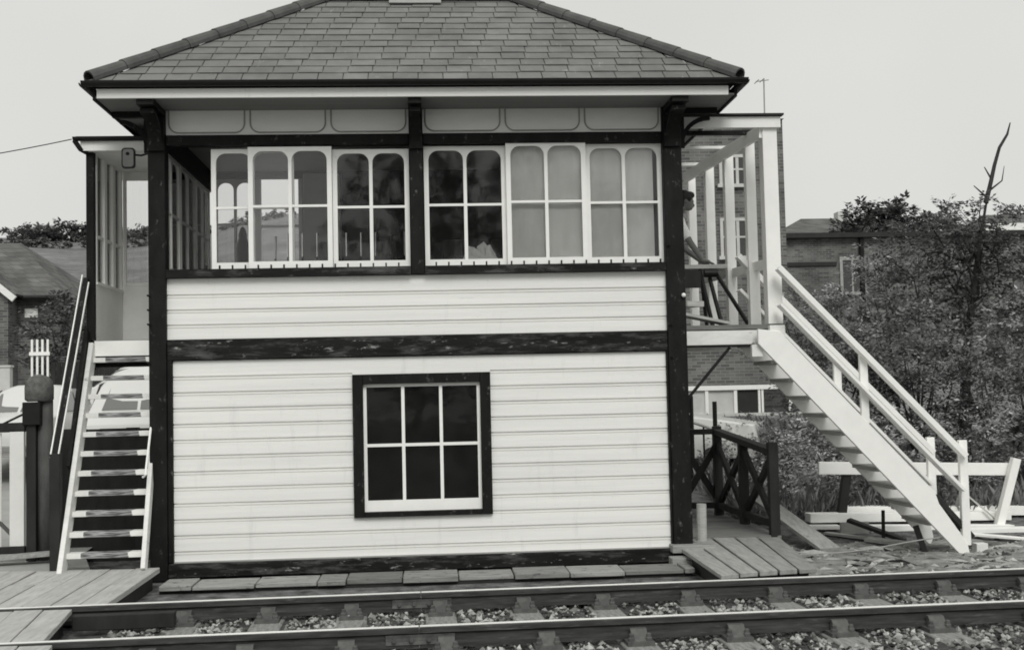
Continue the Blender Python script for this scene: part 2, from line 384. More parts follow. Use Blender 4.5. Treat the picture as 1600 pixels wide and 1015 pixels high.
# ballast stones: uncountable
bm = MB(); OCT = [(1,0,0),(-1,0,0),(0,1,0),(0,-1,0),(0,0,1),(0,0,-1)]
OF = [(0,2,4),(2,1,4),(1,3,4),(3,0,4),(2,0,5),(1,2,5),(3,1,5),(0,3,5)]
for i in range(15000):
    X = rng.uniform(-2.6, 6.6); off = rng.uniform(-2.6, .75)
    if abs(off) < .05 or abs(off+1.505) < .05: continue
    if any(abs(X - a) < .14 for a in SX) and -2.0 < off < .55 and rng.random() < .97: continue
    y = rail_y(X, off); z = -.2 + rng.uniform(.0, .045); s = rng.choice((.012,.016,.02,.024,.03))*rng.uniform(.8,1.3)
    a = rng.uniform(0, 6.28); e = Matrix.Rotation(a, 3, 'Z') @ Matrix.Rotation(rng.uniform(0, 3), 3, 'X')
    sc = (rng.uniform(.8,1.3), rng.uniform(.7,1.1), rng.uniform(.6,1))
    bm.add([Vector((X, y, z)) + e @ Vector((v[0]*s*sc[0]*rng.uniform(.75,1.2), v[1]*s*sc[1]*rng.uniform(.75,1.2), v[2]*s*sc[2])) for v in OCT], OF)
tag(bm.build('ballast', M['stone']), 'angular stone ballast between the sleepers', 'ballast', kind='stuff')
bb = MB(); d = Vector((math.cos(RA), math.sin(RA), 0))
bb.add([(-2.75, rail_y(-2.75, -2.9), -.193), (9, rail_y(9, -2.9), -.193), (9, rail_y(9, .85), -.193), (-2.75, rail_y(-2.75, .85), -.193)], [(0,1,2,3)])
tag(bb.build('track_bed', M['ballast']), kind='structure')

# ------------------------------------------------------------------ plank crossing, boardwalks
def planks(quad, n, gap, z0, z1, jag=0, seed=1, cuts=0):
    """n planks running from edge a-b to edge d-c ; quad = a,b,c,d in plan"""
    r = random.Random(seed); a, b, c, d_ = [Vector((*q, 0)) for q in quad]; mb = MB()
    for i in range(n):
        t0, t1 = i/n, (i+1)/n; L0 = (b-a).length
        g = gap/2/max(L0, .1)
        p = [a.lerp(b, t0+g), a.lerp(b, t1-g), d_.lerp(c, t1-g), d_.lerp(c, t0+g)]
        segs = [0, 1]
        if cuts: segs = [0, r.uniform(.3, .7), 1]
        for k in range(len(segs)-1):
            s0, s1 = segs[k], segs[k+1] - (.004 if k < len(segs)-2 else 0)
            e = r.uniform(-jag, jag); e2 = r.uniform(-jag, jag); dz = r.uniform(-.006, .006)
            q = [p[0].lerp(p[3], s0+(e if k == 0 else 0)), p[1].lerp(p[2], s0+(e if k == 0 else 0)), p[1].lerp(p[2], s1+(e2 if s1 == 1 else 0)), p[0].lerp(p[3], s1+(e2 if s1 == 1 else 0))]
            mb.prism([(v.x, v.y, z0) for v in q], (0,0,z1-z0+dz))
    return mb
def edge(Y): return -2.74 + (12.4-Y)*.045
dk = planks([(-6.9,12.72),(-2.74,12.5),(-2.715,10.46),(-6.66,10.33)], 17, .012, -.05, 0, .012, 3, 1)
tag(dk.build('crossing_deck', M['deck'], bevel=.004), 'weathered timber crossing deck between the stairs and the far rail', 'plank deck')
dk2 = planks([(-6.7,10.2),(-2.955,10.27),(-2.78,8.98),(-6.5,8.8)], 16, .009, -.05, -.004, 0, 5, 1)
tag(dk2.build('crossing_deck', M['deck'], bevel=.004), 'weathered timber crossing deck between the two rails', 'plank deck')
dk3 = planks([(-6.4,8.68),(-2.66,8.78),(-2.45,7.3),(-6.2,7.2)], 16, .009, -.05, -.004, 0, 6, 1)
tag(dk3.build('crossing_deck', M['deck'], bevel=.004), 'weathered timber crossing deck in front of the near rail', 'plank deck')
for lab, q in (('dark base painted as edge shade under the crossing deck between the stairs and the far rail', [(-6.8,12.6),(-2.79,12.4),(-2.78,10.52),(-6.6,10.42)]),
               ('dark base painted as edge shade under the crossing deck between the two rails', [(-6.6,10.15),(-3.01,10.2),(-2.85,9.03),(-6.4,8.85)]),
               ('dark base painted as edge shade under the crossing deck in front of the near rail', [(-6.3,8.6),(-2.72,8.7),(-2.52,7.4),(-6.1,7.3)]),
               ('dark base painted as edge shade under the sloping five plank boardwalk', [(2.66,13.5),(3.78,13.35),(3.47,11.2),(2.64,11.0)])):
    tag(MB().prism([(x, y, -.2) for x, y in q], (0,0,.148)).build('deck_shade_base', M['wood_dark']), lab, 'timber')  # dark bases added so the sunlit deck sides look shaded
fl = MB(); fl.bar((-2.9, 10.1, -.09), (-2.1, 10.13, -.09), .1, .12)
tag(fl.build('timber_baulk', M['wood_dark'], bevel=.006), 'dark square timber baulk beside the far rail by the crossing deck', 'timber')
fl = MB(); fl.bar((-2.62, 9.45, -.15), (-2.2, 9.47, -.15), .24, .05)
tag(fl.build('timber_offcut', M['wood_grey'], bevel=.006), 'short pale board lying between the rails at the crossing deck', 'board')

wk = planks([(2.62, 12.52), (2.5, 11.95), (-2.62, 11.78), (-2.72, 12.44)], 1, 0, -.3, -.115)
mb = MB(); r = random.Random(4); x = -2.66
while x < 2.5:
    ln = r.choice((.28, .32, .55, .6, .62)); x1 = min(x+ln, 2.6)
    t = (x+2.66)/5.2; y1 = 12.52+.03*t; y0 = 12.06 + .05*t + r.uniform(-.04,.04)
    mb.prism([(x+.006, y0, -.165), (x1-.006, y0, -.165), (x1-.006, y1, -.165), (x+.006, y1, -.165)], (0,0,.045+r.uniform(-.01,.01)))
    x = x1
tag(MB().prism([(-2.66,12.10,-.29),(2.55,12.14,-.29),(2.55,12.5,-.29),(-2.66,12.42,-.29)], (0,0,.122)).build('edge_shade_strip', M['wood_dark']), 'long dark strip painted as shade below the narrow walkway boards', 'timber')  # dark front added below the boards, shade put in by colour
tag(mb.build('sleeper_walkway', M['walk'], bevel=.006), 'narrow walkway of thin grey boards laid along the foot of the signal box', 'walkway')

bw1 = planks([(2.60,13.62),(3.86,13.44),(3.53,11.12),(2.56,10.9)], 5, .028, -.045, 0, .008, 8)
tag(bw1.build('boardwalk', M['wood_grey'], bevel=.004), 'sloping timber boardwalk of five broad planks reaching the far rail', 'boardwalk')
bw2 = planks([(2.8,17.6),(2.8,13.72),(3.92,13.6),(4.0,17.6)], 16, .01, -.09, -.01, 0, 9)
tag(bw2.build('boardwalk', M['wood_grey_x'], bevel=.004), 'dark boardwalk of narrow cross planks under the raised platform', 'boardwalk')
mb = MB(); mb.box(2.5, 2.98, 12.72, 12.95, -.05, .03).box(2.45, 2.85, 12.5, 12.7, -.19, -.07)
tag(mb.build('timber_baulk', M['walk'], bevel=.006), 'grey timber baulk at the foot of the right corner post', 'timber')

# ------------------------------------------------------------------ SIGNAL BOX
box = thing('signal_box', 'white weatherboarded railway signal box with black timber frame and hipped slate roof', 'signal box')
F = 12.92          # face of the boarding
def boards(mb, x0, x1, z0, z1, joints, bead=True):
    pts = [(F, z1)]
    for zj in sorted(joints, reverse=True):
        sub = [(F, zj), (F+.02, zj-.0005), (F+.02, zj-.015), (F+.002, zj-.016)]
        if bead: sub += [(F+.002, zj-.033), (F+.013, zj-.0335), (F+.012, zj-.041), (F, zj-.043)]
        else: sub += [(F, zj-.016)]
        if zj - .045 > z0 and zj < z1 - .005: pts += sub
    pts.append((F, z0)); n = len(pts)
    v = [(x0, y, z) for y, z in pts] + [(x1, y, z) for y, z in pts]
    v += [(x0, F+.06, z1), (x0, F+.06, z0), (x1, F+.06, z1), (x1, F+.06, z0)]
    f = [(i, i+1, n+i+1, n+i) for i in range(n-1)]
    f += [(0, n, 2*n+2, 2*n), (n-1, 2*n+1, 2*n+3, 2*n-1)]
    if x0 < -2 or x0 > .6: f += [tuple(range(n-1, -1, -1)) + (2*n, 2*n+1), tuple(range(n, 2*n)) + (2*n+3, 2*n+2)]
    mb.add(v, f)
JL = [.108 + .1645*k for k in range(13)]
mb = MB(); boards(mb, -2.682, -.825, .0, 2.076, JL); boards(mb, .632, 2.522, .0, 2.076, JL)
boards(mb, -.825, .632, 1.897, 2.076, [j for j in JL if j > 1.98]); boards(mb, -.825, .632, .0, .400, JL)
mb.build('lower_weatherboarding', M['white'], box)
mb = MB(); boards(mb, -2.738, 2.573, 2.302, 2.94, [2.302 + .158*k for k in (1,2,3)], True)
mb.build('upper_weatherboarding', M['white'], box)
# frame
for x0, x1 in ((-2.915,-2.738),(2.545,2.748)):
    p = MB(); p.box(x0, x1, 12.855, 13.04, -.19 if x0 < 0 else .02, 4.714)
    if x0 < 0: p.box(-2.736, -2.684, 12.875, 12.98, -.01, 2.085)
    else: p.box(2.524, 2.543, 12.875, 12.98, -.01, 2.085)
    po = p.build('corner_post', M['black'], box, bevel=.006)
    k = MB(); cx = (x0+x1)/2; k.box(cx-.028, cx+.028, 12.842, 12.854, 4.375, 4.43); k.build('bolt_plate', M['black_iron'], po)
    for dz in (2.0, 2.35, 3.2) if x0 > 0 else (2.05, 2.45, 2.6, 2.75):
        h = MB(); h.tube([(x0+.02, 12.853, dz), (x0-.008 if x0 < 0 else x0+.04, 12.825, dz+.015)], .010, 6); h.build('hook', M['black_iron'], po)
kn = MB(); kn.ball((2.72, 12.83, 2.67), .024); kn.tube([(2.72,12.86,2.67),(2.72,12.83,2.67)], .012, 8); kn.build('porcelain_knob', M['white'], box, smooth=True)
p = MB(); p.box(-.182, -.040, 12.86, 13.02, 2.945, 4.714)
mp_ = p.build('middle_post', M['black'], box, bevel=.005)
k = MB(); k.box(-.135, -.085, 12.848, 12.859, 4.375, 4.425); k.build('bolt_plate', M['black_iron'], mp_)
def beam(z0, z1, y0, x0=-2.735, x1=2.542, m='black'):
    return MB().box(x0, x1, y0, 13.0, z0, z1).build('beam', M[m], box, bevel=.006)
beam(2.083, 2.295, 12.878, m='black_beam')
beam(4.342, 4.452, 12.875, -2.735, -.185); beam(4.342, 4.452, 12.875, -.037, 2.542)
for x0, x1 in ((-2.735, -.185), (-.037, 2.542)):
    mb = MB().box(x0, x1, 12.84, 13.0, 2.945, 3.03); x = x0 + .42 if x0 < -1 else x0 + .12
    while x < x1 - .05:
        mb.box(x-.008, x+.008, 12.846, 12.872, 3.026, 3.068); x += .1335
    mb.build('window_sill', M['black_beam'], box)
MB().box(-2.735, 2.542, 12.86, 13.0, -.16, -.014).build('plinth_beam', M['black_beam'], box, bevel=.008)
MB().box(-2.68, 2.52, 12.885, 12.93, -.012, -.001).build('base_trim', M['lead'], box)
# frieze with sunk panels
def frieze(x0, x1, n):
    fr = MB().box(x0, x1, 12.9, 12.96, 4.454, 4.716).build('frieze_board', M['frieze'], box)
    W = (x1-x0)/n
    for i in range(n):
        a, b = x0+i*W+.03, x0+(i+1)*W-.03; r_ = .10; zb = 4.478
        pts = [(a, 12.896, 4.73)]
        for q in range(7):
            t = math.pi + q*math.pi/12; pts.append((a+r_+r_*math.cos(t), 12.896, zb+r_+r_*math.sin(t)))
        for q in range(7):
            t = 1.5*math.pi + q*math.pi/12; pts.append((b-r_+r_*math.cos(t), 12.896, zb+r_+r_*math.sin(t)))
        pts.append((b, 12.896, 4.73)); MB().tube(pts, .009, 6).build('panel_moulding', M['lead'], fr)
frieze(-2.733, -.186, 3); frieze(-.036, 2.54, 3)

def sash_mb(w_, h, arched=True, st=.05, mu=.036, bot=.075, top=.045, th=.04, gb=.026, cols=2, rad=.10, gbz=.5):
    """origin: bottom left; front at y=0"""
    mb = MB()
    mb.box(0, st, 0, th, 0, h); mb.box(w_-st, w_, 0, th, 0, h)
    mb.box(st, w_-st, .001, th-.001, 0, bot); mb.box(st, w_-st, .001, th-.001, h-top, h)
    pw = (w_ - 2*st - (cols-1)*mu)/cols; zc = bot + (h-top-bot)*gbz
    for c in range(cols):
        x0 = st + c*(pw+mu); x1 = x0+pw
        if c: mb.box(x0-mu, x0, .002, th-.002, bot, h-top)
        mb.box(x0, x1, .006, th-.006, zc-gb/2, zc+gb/2)
        if arched:
            for cx, sg in ((x0, 1), (x1, -1)):
                pts = [(cx, .003, h-top), (cx, .003, h-top-rad)]
                for q in range(1, 7):
                    t = q*math.pi/12
                    pts.append((cx + sg*(rad - rad*math.cos(t)), .003, h-top-rad + rad*math.sin(t)))
                mb.prism(pts if sg < 0 else pts[::-1], (0, th-.006, 0))
    gl = MB().box(st-.005, w_-st+.005, th/2-.002, th/2+.002, bot-.005, h-top+.005)
    return mb, gl
def sash(x, y, z, w_, h, parent, gm='glass', rot=None, **k):
    a, g = sash_mb(w_, h, **k)
    Mx = Matrix.Translation((x, y, z)) @ (Matrix.Rotation(rot, 4, 'Z') if rot else Matrix())
    o = a.xform(Mx).build('sash_window', M['white_rail'], parent); g.xform(Mx).build('glass', M[gm], o); return o
SZ = 3.032
sash(-2.28, 12.965, SZ, .868, 1.285, box)
sash(-1.885, 12.90, SZ, .878, 1.292, box)
sash(-1.005, 12.965, SZ, .815, 1.272, box)
sash(-.03, 12.965, SZ, .88, 1.295, box)
sash(.848, 12.90, SZ, .862, 1.325, box, gm='glass')
sash(1.712, 12.965, SZ, .836, 1.305, box, gm='glass')
# lower window
lw = MB(); lw.box(-.823, -.715, 12.875, 12.99, .402, 1.896); lw.box(.522, .630, 12.875, 12.99, .402, 1.896)
lw.box(-.713, .520, 12.877, 12.99, 1.795, 1.895); lw.box(-.713, .520, 12.87, 12.99, .403, .455)
lwo = lw.build('lower_window', M['black'], box, bevel=.004)
a, g = sash_mb(1.233, 1.338, False, .034, .034, .115, .034, .04, .032, 3, gbz=.485)
Mx = Matrix.Translation((-.713, 12.935, .456)); a.xform(Mx).build('sash', M['white_rail'], lwo); g.xform(Mx).build('glass', M['glass_dirty'], lwo)
# interior shell
sh = MB()
sh.box(-2.70, 2.53, 13.06, 15.84, 2.27, 2.34)                      # floor
sh.box(-2.88, -2.78, 13.042, 15.98, -.19, 3.03)                    # left wall below the windows
sh.box(2.60, 2.70, 13.042, 15.98, -.19, 4.66)                      # right wall
sh.box(-2.77, 2.59, 15.85, 15.98, -.19, 3.30)                      # back wall, with an opening on the left
sh.box(-1.62, 2.59, 15.85, 15.98, 3.302, 4.66); sh.box(-2.77, -1.622, 15.85, 15.98, 4.52, 4.66)
sh.box(-2.88, -2.78, 13.042, 15.98, 4.36, 4.66)
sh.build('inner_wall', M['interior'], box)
MB().box(2.702, 2.716, 13.045, 15.98, -.19, 4.66).build('side_cladding', M['white_old'], box)
MB().box(-2.896, -2.882, 13.045, 15.98, -.19, 3.028).build('side_cladding', M['white_old'], box)
MB().box(-2.896, -2.882, 13.045, 15.98, 4.362, 4.66).build('side_cladding', M['white_old'], box)
MB().box(-2.77, 2.59, 13.02, 15.84, 4.60, 4.65).build('inner_ceiling', M['ceiling'], box)
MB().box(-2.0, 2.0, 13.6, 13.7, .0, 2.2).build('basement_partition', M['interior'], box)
# side sashes of the left wall, back window
for y0 in (13.06, 13.99, 14.92):
    sash(-2.80, y0, 3.035, .90, 1.315, box, rot=R(90))
sash(-2.765, 15.89, 3.305, .55, 1.21, box)
mb = MB(); mb.box(-2.212, -2.16, 15.88, 15.96, 3.305, 4.515); mb.box(-1.675, -1.625, 15.88, 15.96, 3.305, 4.515); mb.box(-2.158, -1.677, 15.881, 15.96, 3.305, 3.35)
mb.box(-2.158, -1.677, 15.89, 15.95, 3.88, 3.91)
mb.build('back_window_frame', M['white_rail'], box)
# blinds
def blind(x0, x1, y, z0, z1):
    mb = MB(); n = 40; vs = []
    for j in range(13):
        for i in range(n+1):
            t = i/n; u = j/12
            vs.append((x0+(x1-x0)*t, y + .006*math.sin(t*19+u*2)*(1-u*.6) + .004*math.sin(t*7+u*6), z0+(z1-z0)*u))
    fs = [(j*(n+1)+i, j*(n+1)+i+1, (j+1)*(n+1)+i+1, (j+1)*(n+1)+i) for j in range(12) for i in range(n)]
    return mb.add(vs, fs)
tag(blind(.87, 1.70, 12.985, 3.05, 4.34).build('window_blind', M['blind'], smooth=True), 'pale cloth blind hanging behind the middle sash of the right window bay', 'blind', 'blinds in the right window bay')
tag(blind(1.71, 2.46, 13.03, 3.05, 4.34).build('window_blind', M['blind'], smooth=True), 'pale cloth blind hanging behind the sash beside the right corner post', 'blind', 'blinds in the right window bay')
# crumpled cloth on the sill
mb = MB(); vs = []; fs = []; r = random.Random(3); nx_, ny_ = 16, 10
for j in range(ny_+1):
    for i in range(nx_+1):
        t = i/nx_; u = j/ny_; hump = math.sin(math.pi*min(1, t*1.1))**.6*math.sin(math.pi*u)**.6
        vs.append((.35+.46*t + r.uniform(-.02,.02), 13.06+.3*u, 3.06 + .27*hump*(.55+.7*noise.noise(Vector((t*5, u*4, 1.3)))+.35*r.random()) ))
fs = [(j*(nx_+1)+i, j*(nx_+1)+i+1, (j+1)*(nx_+1)+i+1, (j+1)*(nx_+1)+i) for j in range(ny_) for i in range(nx_)]
mb.add(vs, fs)
tag(mb.build('crumpled_cloth', M['cloth']), 'crumpled pale cloth heaped on the inside sill beside the drawn blinds', 'cloth')
tag(MB().box(-.02, .83, 13.05, 13.42, 3.02, 3.055).build('sill_shelf', M['interior']), 'dark inside shelf under the crumpled cloth', 'shelf')
# lever frame
lf = thing('lever_frame', 'row of signal levers with pale handles standing inside behind the left windows', 'lever frame')
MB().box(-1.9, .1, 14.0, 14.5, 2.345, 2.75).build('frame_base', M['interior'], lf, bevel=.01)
for i in range(11):
    x = -1.8 + .17*i; lean = .05 if i % 4 else .25
    l = MB(); l.tube([(x, 14.2, 2.75), (x, 14.2+lean, 3.30)], .016, 6); lo = l.build('lever', M['black_iron'], lf)
    h = MB(); h.tube([(x, 14.2+lean, 3.301), (x, 14.2+lean*1.25, 3.58)], .013, 6); h.build('handle', M['chrome'], lo)
rebase(lf, (-.9, 14.2, 2.345))
ins = thing('instrument_shelf', 'dark instrument shelf hanging inside behind the levers', 'shelf')
MB().box(-1.5, 1.2, 14.8, 15.1, 3.2, 3.24).build('shelf_board', M['interior'], ins)
for x in (-1.2, -.5, .3, .9): MB().box(x-.12, x+.12, 14.82, 15.05, 3.241, 3.55).build('instrument_case', M['wood_mid'], ins, bevel=.01)
rebase(ins, (0, 14.95, 3.2))
lan = MB(); lan.lathe((-2.33, 15.45, 3.27), [(.10,0),(.10,.05),(.085,.08),(.08,.30),(.07,.36),(.05,.42),(.055,.45),(.035,.53),(.01,.56)], 16)
lan.tube([(-2.41,15.45,3.62),(-2.40,15.45,3.85),(-2.33,15.45,3.9),(-2.26,15.45,3.85),(-2.25,15.45,3.62)], .006, 6)
tag(lan.build('hand_lamp', M['black_iron'], smooth=True), 'black hand lamp with domed top standing inside by the back window', 'lamp')
tag(MB().box(-1.60, -1.12, 15.70, 15.84, 2.345, 4.55).build('lit_wall_panel', M['lit_wall'], bevel=.01), 'tall grey panel painted as lit back wall inside beside the back window', 'lit_wall')  # added panel, its grey stands in for light on the back wall
tb = MB(); tb.box(-2.7, -1.7, 15.25, 15.8, 3.21, 3.262)
for x in (-2.65, -1.78):
    for y in (15.3, 15.72): tb.box(x, x+.05, y, y+.05, 2.345, 3.208)
tag(tb.build('wooden_desk', M['interior']), 'dark desk inside the box under the back window', 'desk')

# eaves, roof
XL, XR, YF, YB = -3.36, 3.265, 12.30, 16.70
ZE = 4.895; SL = .70; HALF = (YB-YF)/2; YM = (YF+YB)/2; ZR = ZE + SL*HALF
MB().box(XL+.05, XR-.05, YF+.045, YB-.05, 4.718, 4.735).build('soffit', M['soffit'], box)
fa = MB(); fa.box(XL+.07, XR-.12, YF+.01, YF+.043, 4.712, 4.805); fa.build('fascia', M['white'], box)
MB().box(XL+.02, XL+.049, YF+.045, YB-.05, 4.70, 4.805).build('side_fascia', M['black'], box)
fa = MB(); fa.box(XR-.049, XR-.02, YF+.045, YB-.05, 4.70, 4.805); fa.build('side_fascia', M['black'], box)
gu = MB(); gp = []
for k in range(9):
    t = math.pi*k/8; gp.append((-.052*math.cos(t), -.052*math.sin(t)))
gp += [(.046, .004), (.03,-.025), (0,-.04), (-.03,-.025), (-.046,.004)]
gp = [(q[0], q[1]) for q in gp]
gu.prism([(XL-.06, YF-.05+q[0], 4.862+q[1]) for q in gp], (XR-XL+.13,0,0)); gu.build('gutter', M['black_iron'], box)
MB().prism([(XL-.05+q[0], YF-.02, 4.86+q[1]) for q in gp], (0,YB-YF,0)).build('gutter', M['black_iron'], box)
gu = MB(); gu.prism([(XR+.05+q[0], YF-.02, 4.86+q[1]) for q in gp], (0,YB-YF,0)); gu.build('gutter', M['black_iron'], box)
MB().box(XL+.03, XR-.03, YF-.002, YF+.03, 4.807, 4.87).build('gutter_board', M['black'], box)
# roof deck
rd = MB(); e = .0
A = [(XL+.03,YF+.03,ZE-.03),(XR-.03,YF+.03,ZE-.03),(XR-.03,YB-.03,ZE-.03),(XL+.03,YB-.03,ZE-.03),(XL+HALF,YM,ZR-.03),(XR-HALF,YM,ZR-.03)]
rd.add(A, [(0,1,5,4),(1,2,5),(2,3,4,5),(3,0,4),(3,2,1,0)])
roof = rd.build('roof', M['hip'], box)
def slate_face(p0, p1, inward, length, run, full_top):
    """p0-p1 eave line, inward = horizontal unit vector up the slope"""
    p0, p1, inward = Vector(p0), Vector(p1), Vector(inward); U = (p1-p0).normalized()
    sl = Vector((inward.x, inward.y, SL)).normalized(); n = U.cross(sl).normalized()
    Ls = run*math.sqrt(1+SL*SL); rows_ = int(Ls/.2)+1; mb = MB(); W = (p1-p0).length
    for r_ in range(rows_):
        v0 = r_*.2 - .01; v1 = min(v0+.30, Ls); vm = v0+.1
        ins0 = max(0, v0)/math.sqrt(1+SL*SL); a, b = ins0, W-ins0
        x = a - rng.uniform(.0,.03) - (.127 if r_ % 2 else 0); 
        while x < b:
            w_ = .255
            xa, xb = max(a, x+.004), min(b, x+w_-.004)
            if xb - xa > .03:
                lift = .020 + rng.uniform(-.003,.004); j = rng.uniform(-.006,.006)
                k1 = (v1-v0)/math.sqrt(1+SL*SL)
                xa2, xb2 = max(xa, a+k1*(1 if True else 0)) if xa < a+k1 else xa, min(xb, b-k1)
                if xb2 < xa2: xa2 = xb2 = (xa2+xb2)/2
                q = [p0+U*xa+sl*(v0+j)+n*lift, p0+U*xb+sl*(v0+j+rng.uniform(-.004,.004))+n*lift, p0+U*xb2+sl*v1+n*.004, p0+U*xa2+sl*v1+n*.004]
                q2 = [p0+U*xa+sl*(v0+j)+n*(lift-.009), p0+U*xb+sl*(v0+j)+n*(lift-.009)]
                mb.add(q+q2, [(0,1,2,3),(4,5,1,0)])
            x += w_
    return mb
sf = slate_face((XL,YF,ZE-.02),(XR,YF,ZE-.02),(0,1,0),0,HALF,True); sf.build('front_slates', M['slate'], roof)
sf = slate_face((XL,YB,ZE-.02),(XL,YF,ZE-.02),(1,0,0),0,HALF,False); sf.build('side_slates', M['slate'], roof)
sf = slate_face((XR,YF,ZE-.02),(XR,YB,ZE-.02),(-1,0,0),0,HALF,False); sf.build('side_slates', M['slate'], roof)
def halftiles(p, q, r_, seg):
    p, q = Vector(p), Vector(q); d = (q-p); Ln = d.length; d.normalize(); k = int(Ln/seg); mb = MB()
    for i in range(k+1):
        a = p + d*(i*seg); b = p + d*min(Ln, (i+1)*seg+.03)
        side = d.cross(Vector((0,0,1))).normalized(); up = side.cross(d).normalized()
        vs = []; m_ = 8
        for (c, rr) in ((a, r_*1.10), (b, r_*.97)):
            for s in range(m_+1):
                t = math.pi*(-.12 + 1.24*s/m_); vs.append(c + side*rr*math.cos(t) + up*rr*math.sin(t)*.9)
            for s in range(m_, -1, -1):
                t = math.pi*(-.12 + 1.24*s/m_); vs.append(c + side*(rr-.018)*math.cos(t) + up*(rr-.018)*math.sin(t)*.9)
        n_ = 2*(m_+1)
        mb.add(vs, [(s, (s+1) % n_, n_+(s+1) % n_, n_+s) for s in range(n_)] + [tuple(range(n_))[::-1], tuple(range(n_, 2*n_))])
    return mb
for c, t in (((XL,YF),(XL+HALF,YM)),((XR,YF),(XR-HALF,YM)),((XL,YB),(XL+HALF,YM)),((XR,YB),(XR-HALF,YM))):
    halftiles((c[0],c[1],ZE+.01),(t[0],t[1],ZR+.01), .085, .42).build('hip_tiles', M['hip'], roof)
halftiles((XL+HALF,YM,ZR+.02),(XR-HALF,YM,ZR+.02), .09, .42).build('ridge_tiles', M['hip'], roof)
la = MB(); la.bar((-.10, YM-.20, ZE+SL*(HALF-.20)+.03), (-.10, YM-.02, ZE+SL*(HALF-.02)+.05), .62, .012); la.build('lead_flashing', M['lead'], roof)
# brackets under the eaves
def bracket(x, y, dx, dy, ln, w_=.07):
    mb = MB(); d = Vector((dx, dy, 0)); c = Vector((x, y, 0))
    mb.bar(c+Vector((0,0,4.685)), c+d*ln+Vector((0,0,4.685)), w_, .06)
    pts = []
    for k in range(9):
        t = k/8*math.pi/2
        pts.append(c + d*(.02+(ln-.10)*(1-math.cos(t))) + Vector((0,0,4.30+.31*math.sin(t))))
    for k in range(8): mb.bar(pts[k], pts[k+1], w_*.8, .045)
    mb.bar(c+Vector((0,0,4.28))+d*.02, c+Vector((0,0,4.62))+d*.02, w_, .04)
    return mb.build('eaves_bracket', M['black'], box)
for x in (-2.825, 2.645): bracket(x, 12.855, 0, -1, .51, .17)
bracket(-.111, 12.86, 0, -1, .51, .138)
bracket(-2.915, 12.95, -1, 0, .38); bracket(2.748, 12.95, 1, 0, .42)
bracket(-2.88, 15.8, -1, 0, .40); bracket(2.7, 15.8, 1, 0, .42)
rebase(box, (0, 14.4, -.19))

# ------------------------------------------------------------------ left entrance porch and stairs
po = thing('entrance_porch', 'flat roofed glazed porch with white fascia at the left end of the signal box', 'porch')
p = MB(); p.box(-3.76, -3.675, 13.62, 13.70, 2.02, 4.43); p.build('corner_post', M['black'], po, bevel=.004)
MB().box(-3.86, -2.9, 13.58, 14.98, 4.585, 4.60).build('flat_roof', M['roofing'], po)
MB().box(-3.80, -2.925, 13.55, 13.58, 4.432, 4.55).build('fascia', M['white'], po)
MB().box(-3.80, -2.925, 13.60, 14.95, 4.43, 4.445).build('porch_ceiling', M['porch_in'], po)
gu = MB(); gu.prism([(-3.87, 13.53+q[0]*.8, 4.575+q[1]*.8) for q in gp], (.94,0,0)); gu.tube([(-3.86,13.53,4.545),(-3.80,13.56,4.45),(-3.74,13.6,4.42)], .028, 8); gu.build('gutter', M['black_iron'], po)
MB().box(-3.72, -2.93, 13.62, 14.95, 2.27, 2.345).build('landing_floor', M['wood_grey_x'], po)
MB().box(-3.665, -2.93, 13.585, 13.618, 2.17, 2.335).build('landing_fascia', M['white_rail'], po)
MB().box(-3.76, -2.93, 13.70, 13.78, 2.05, 2.17).build('landing_joist', M['black'], po)
lo = MB(); lo.box(-3.72, -3.675, 13.705, 14.90, 2.345, 3.0); lo.box(-3.674, -2.93, 14.86, 14.90, 2.345, 3.05); lo.build('lower_panelling', M['porch_in'], po)
MB().box(-3.674, -2.93, 14.865, 14.90, 4.33, 4.43).build('header_panel', M['porch_in'], po)
sw = MB(); 
for y in (13.71, 14.05, 14.11, 14.42, 14.48, 14.80): sw.box(-3.73, -3.67, y, y+.05, 3.0, 4.43)
sw.box(-3.72, -3.68, 13.76, 14.80, 3.50, 3.53); sw.box(-3.74, -3.66, 13.71, 14.86, 2.97, 2.999)
swo = sw.build('side_window', M['white_rail'], po)
MB().box(-3.702, -3.698, 13.71, 14.86, 3.0, 4.43).build('glass', M['glass'], swo)
bwn = MB(); bwn.box(-3.668, -3.63, 14.86, 14.90, 3.052, 4.328); bwn.box(-3.0, -2.95, 14.86, 14.90, 3.052, 4.328); bwn.box(-3.628, -3.002, 14.862, 14.898, 3.052, 3.09)
bo = bwn.build('back_window', M['white_rail'], po); MB().box(-3.63, -3.0, 14.878, 14.882, 3.09, 4.328).build('glass', M['glass'], bo)
rebase(po, (-3.3, 14.3, 2.05))
scn = planks([(-4.28,14.4),(-2.93,14.4),(-2.93,14.43),(-4.28,14.43)], 9, .0, -.19, 1.36)
tag(scn.build('timber_screen', M['wood_dark']), 'dark boarded screen standing behind the left staircase under the porch', 'screen')
mr = thing('bracket_mirror', 'rounded rectangular mirror on a bracket beside the left corner post', 'mirror')
pts = []
for cx, cz, a0 in ((.035,.075,0),(-.035,.075,90),(-.035,-.075,180),(.035,-.075,270)):
    for q in range(5):
        t = R(a0+q*22.5); pts.append((cx+.035*math.cos(t), 0, cz+.035*math.sin(t)))
fr = MB().prism([(-3.145+p_[0], 12.98, 4.235+p_[2]) for p_ in pts], (0,.03,0)); fr.build('frame', M['black_iron'], mr)
fr = MB().prism([(-3.145+p_[0]*.8, 12.972, 4.235+p_[2]*.86) for p_ in pts], (0,.006,0)); fr.build('mirror_glass', M['mirror'], mr)
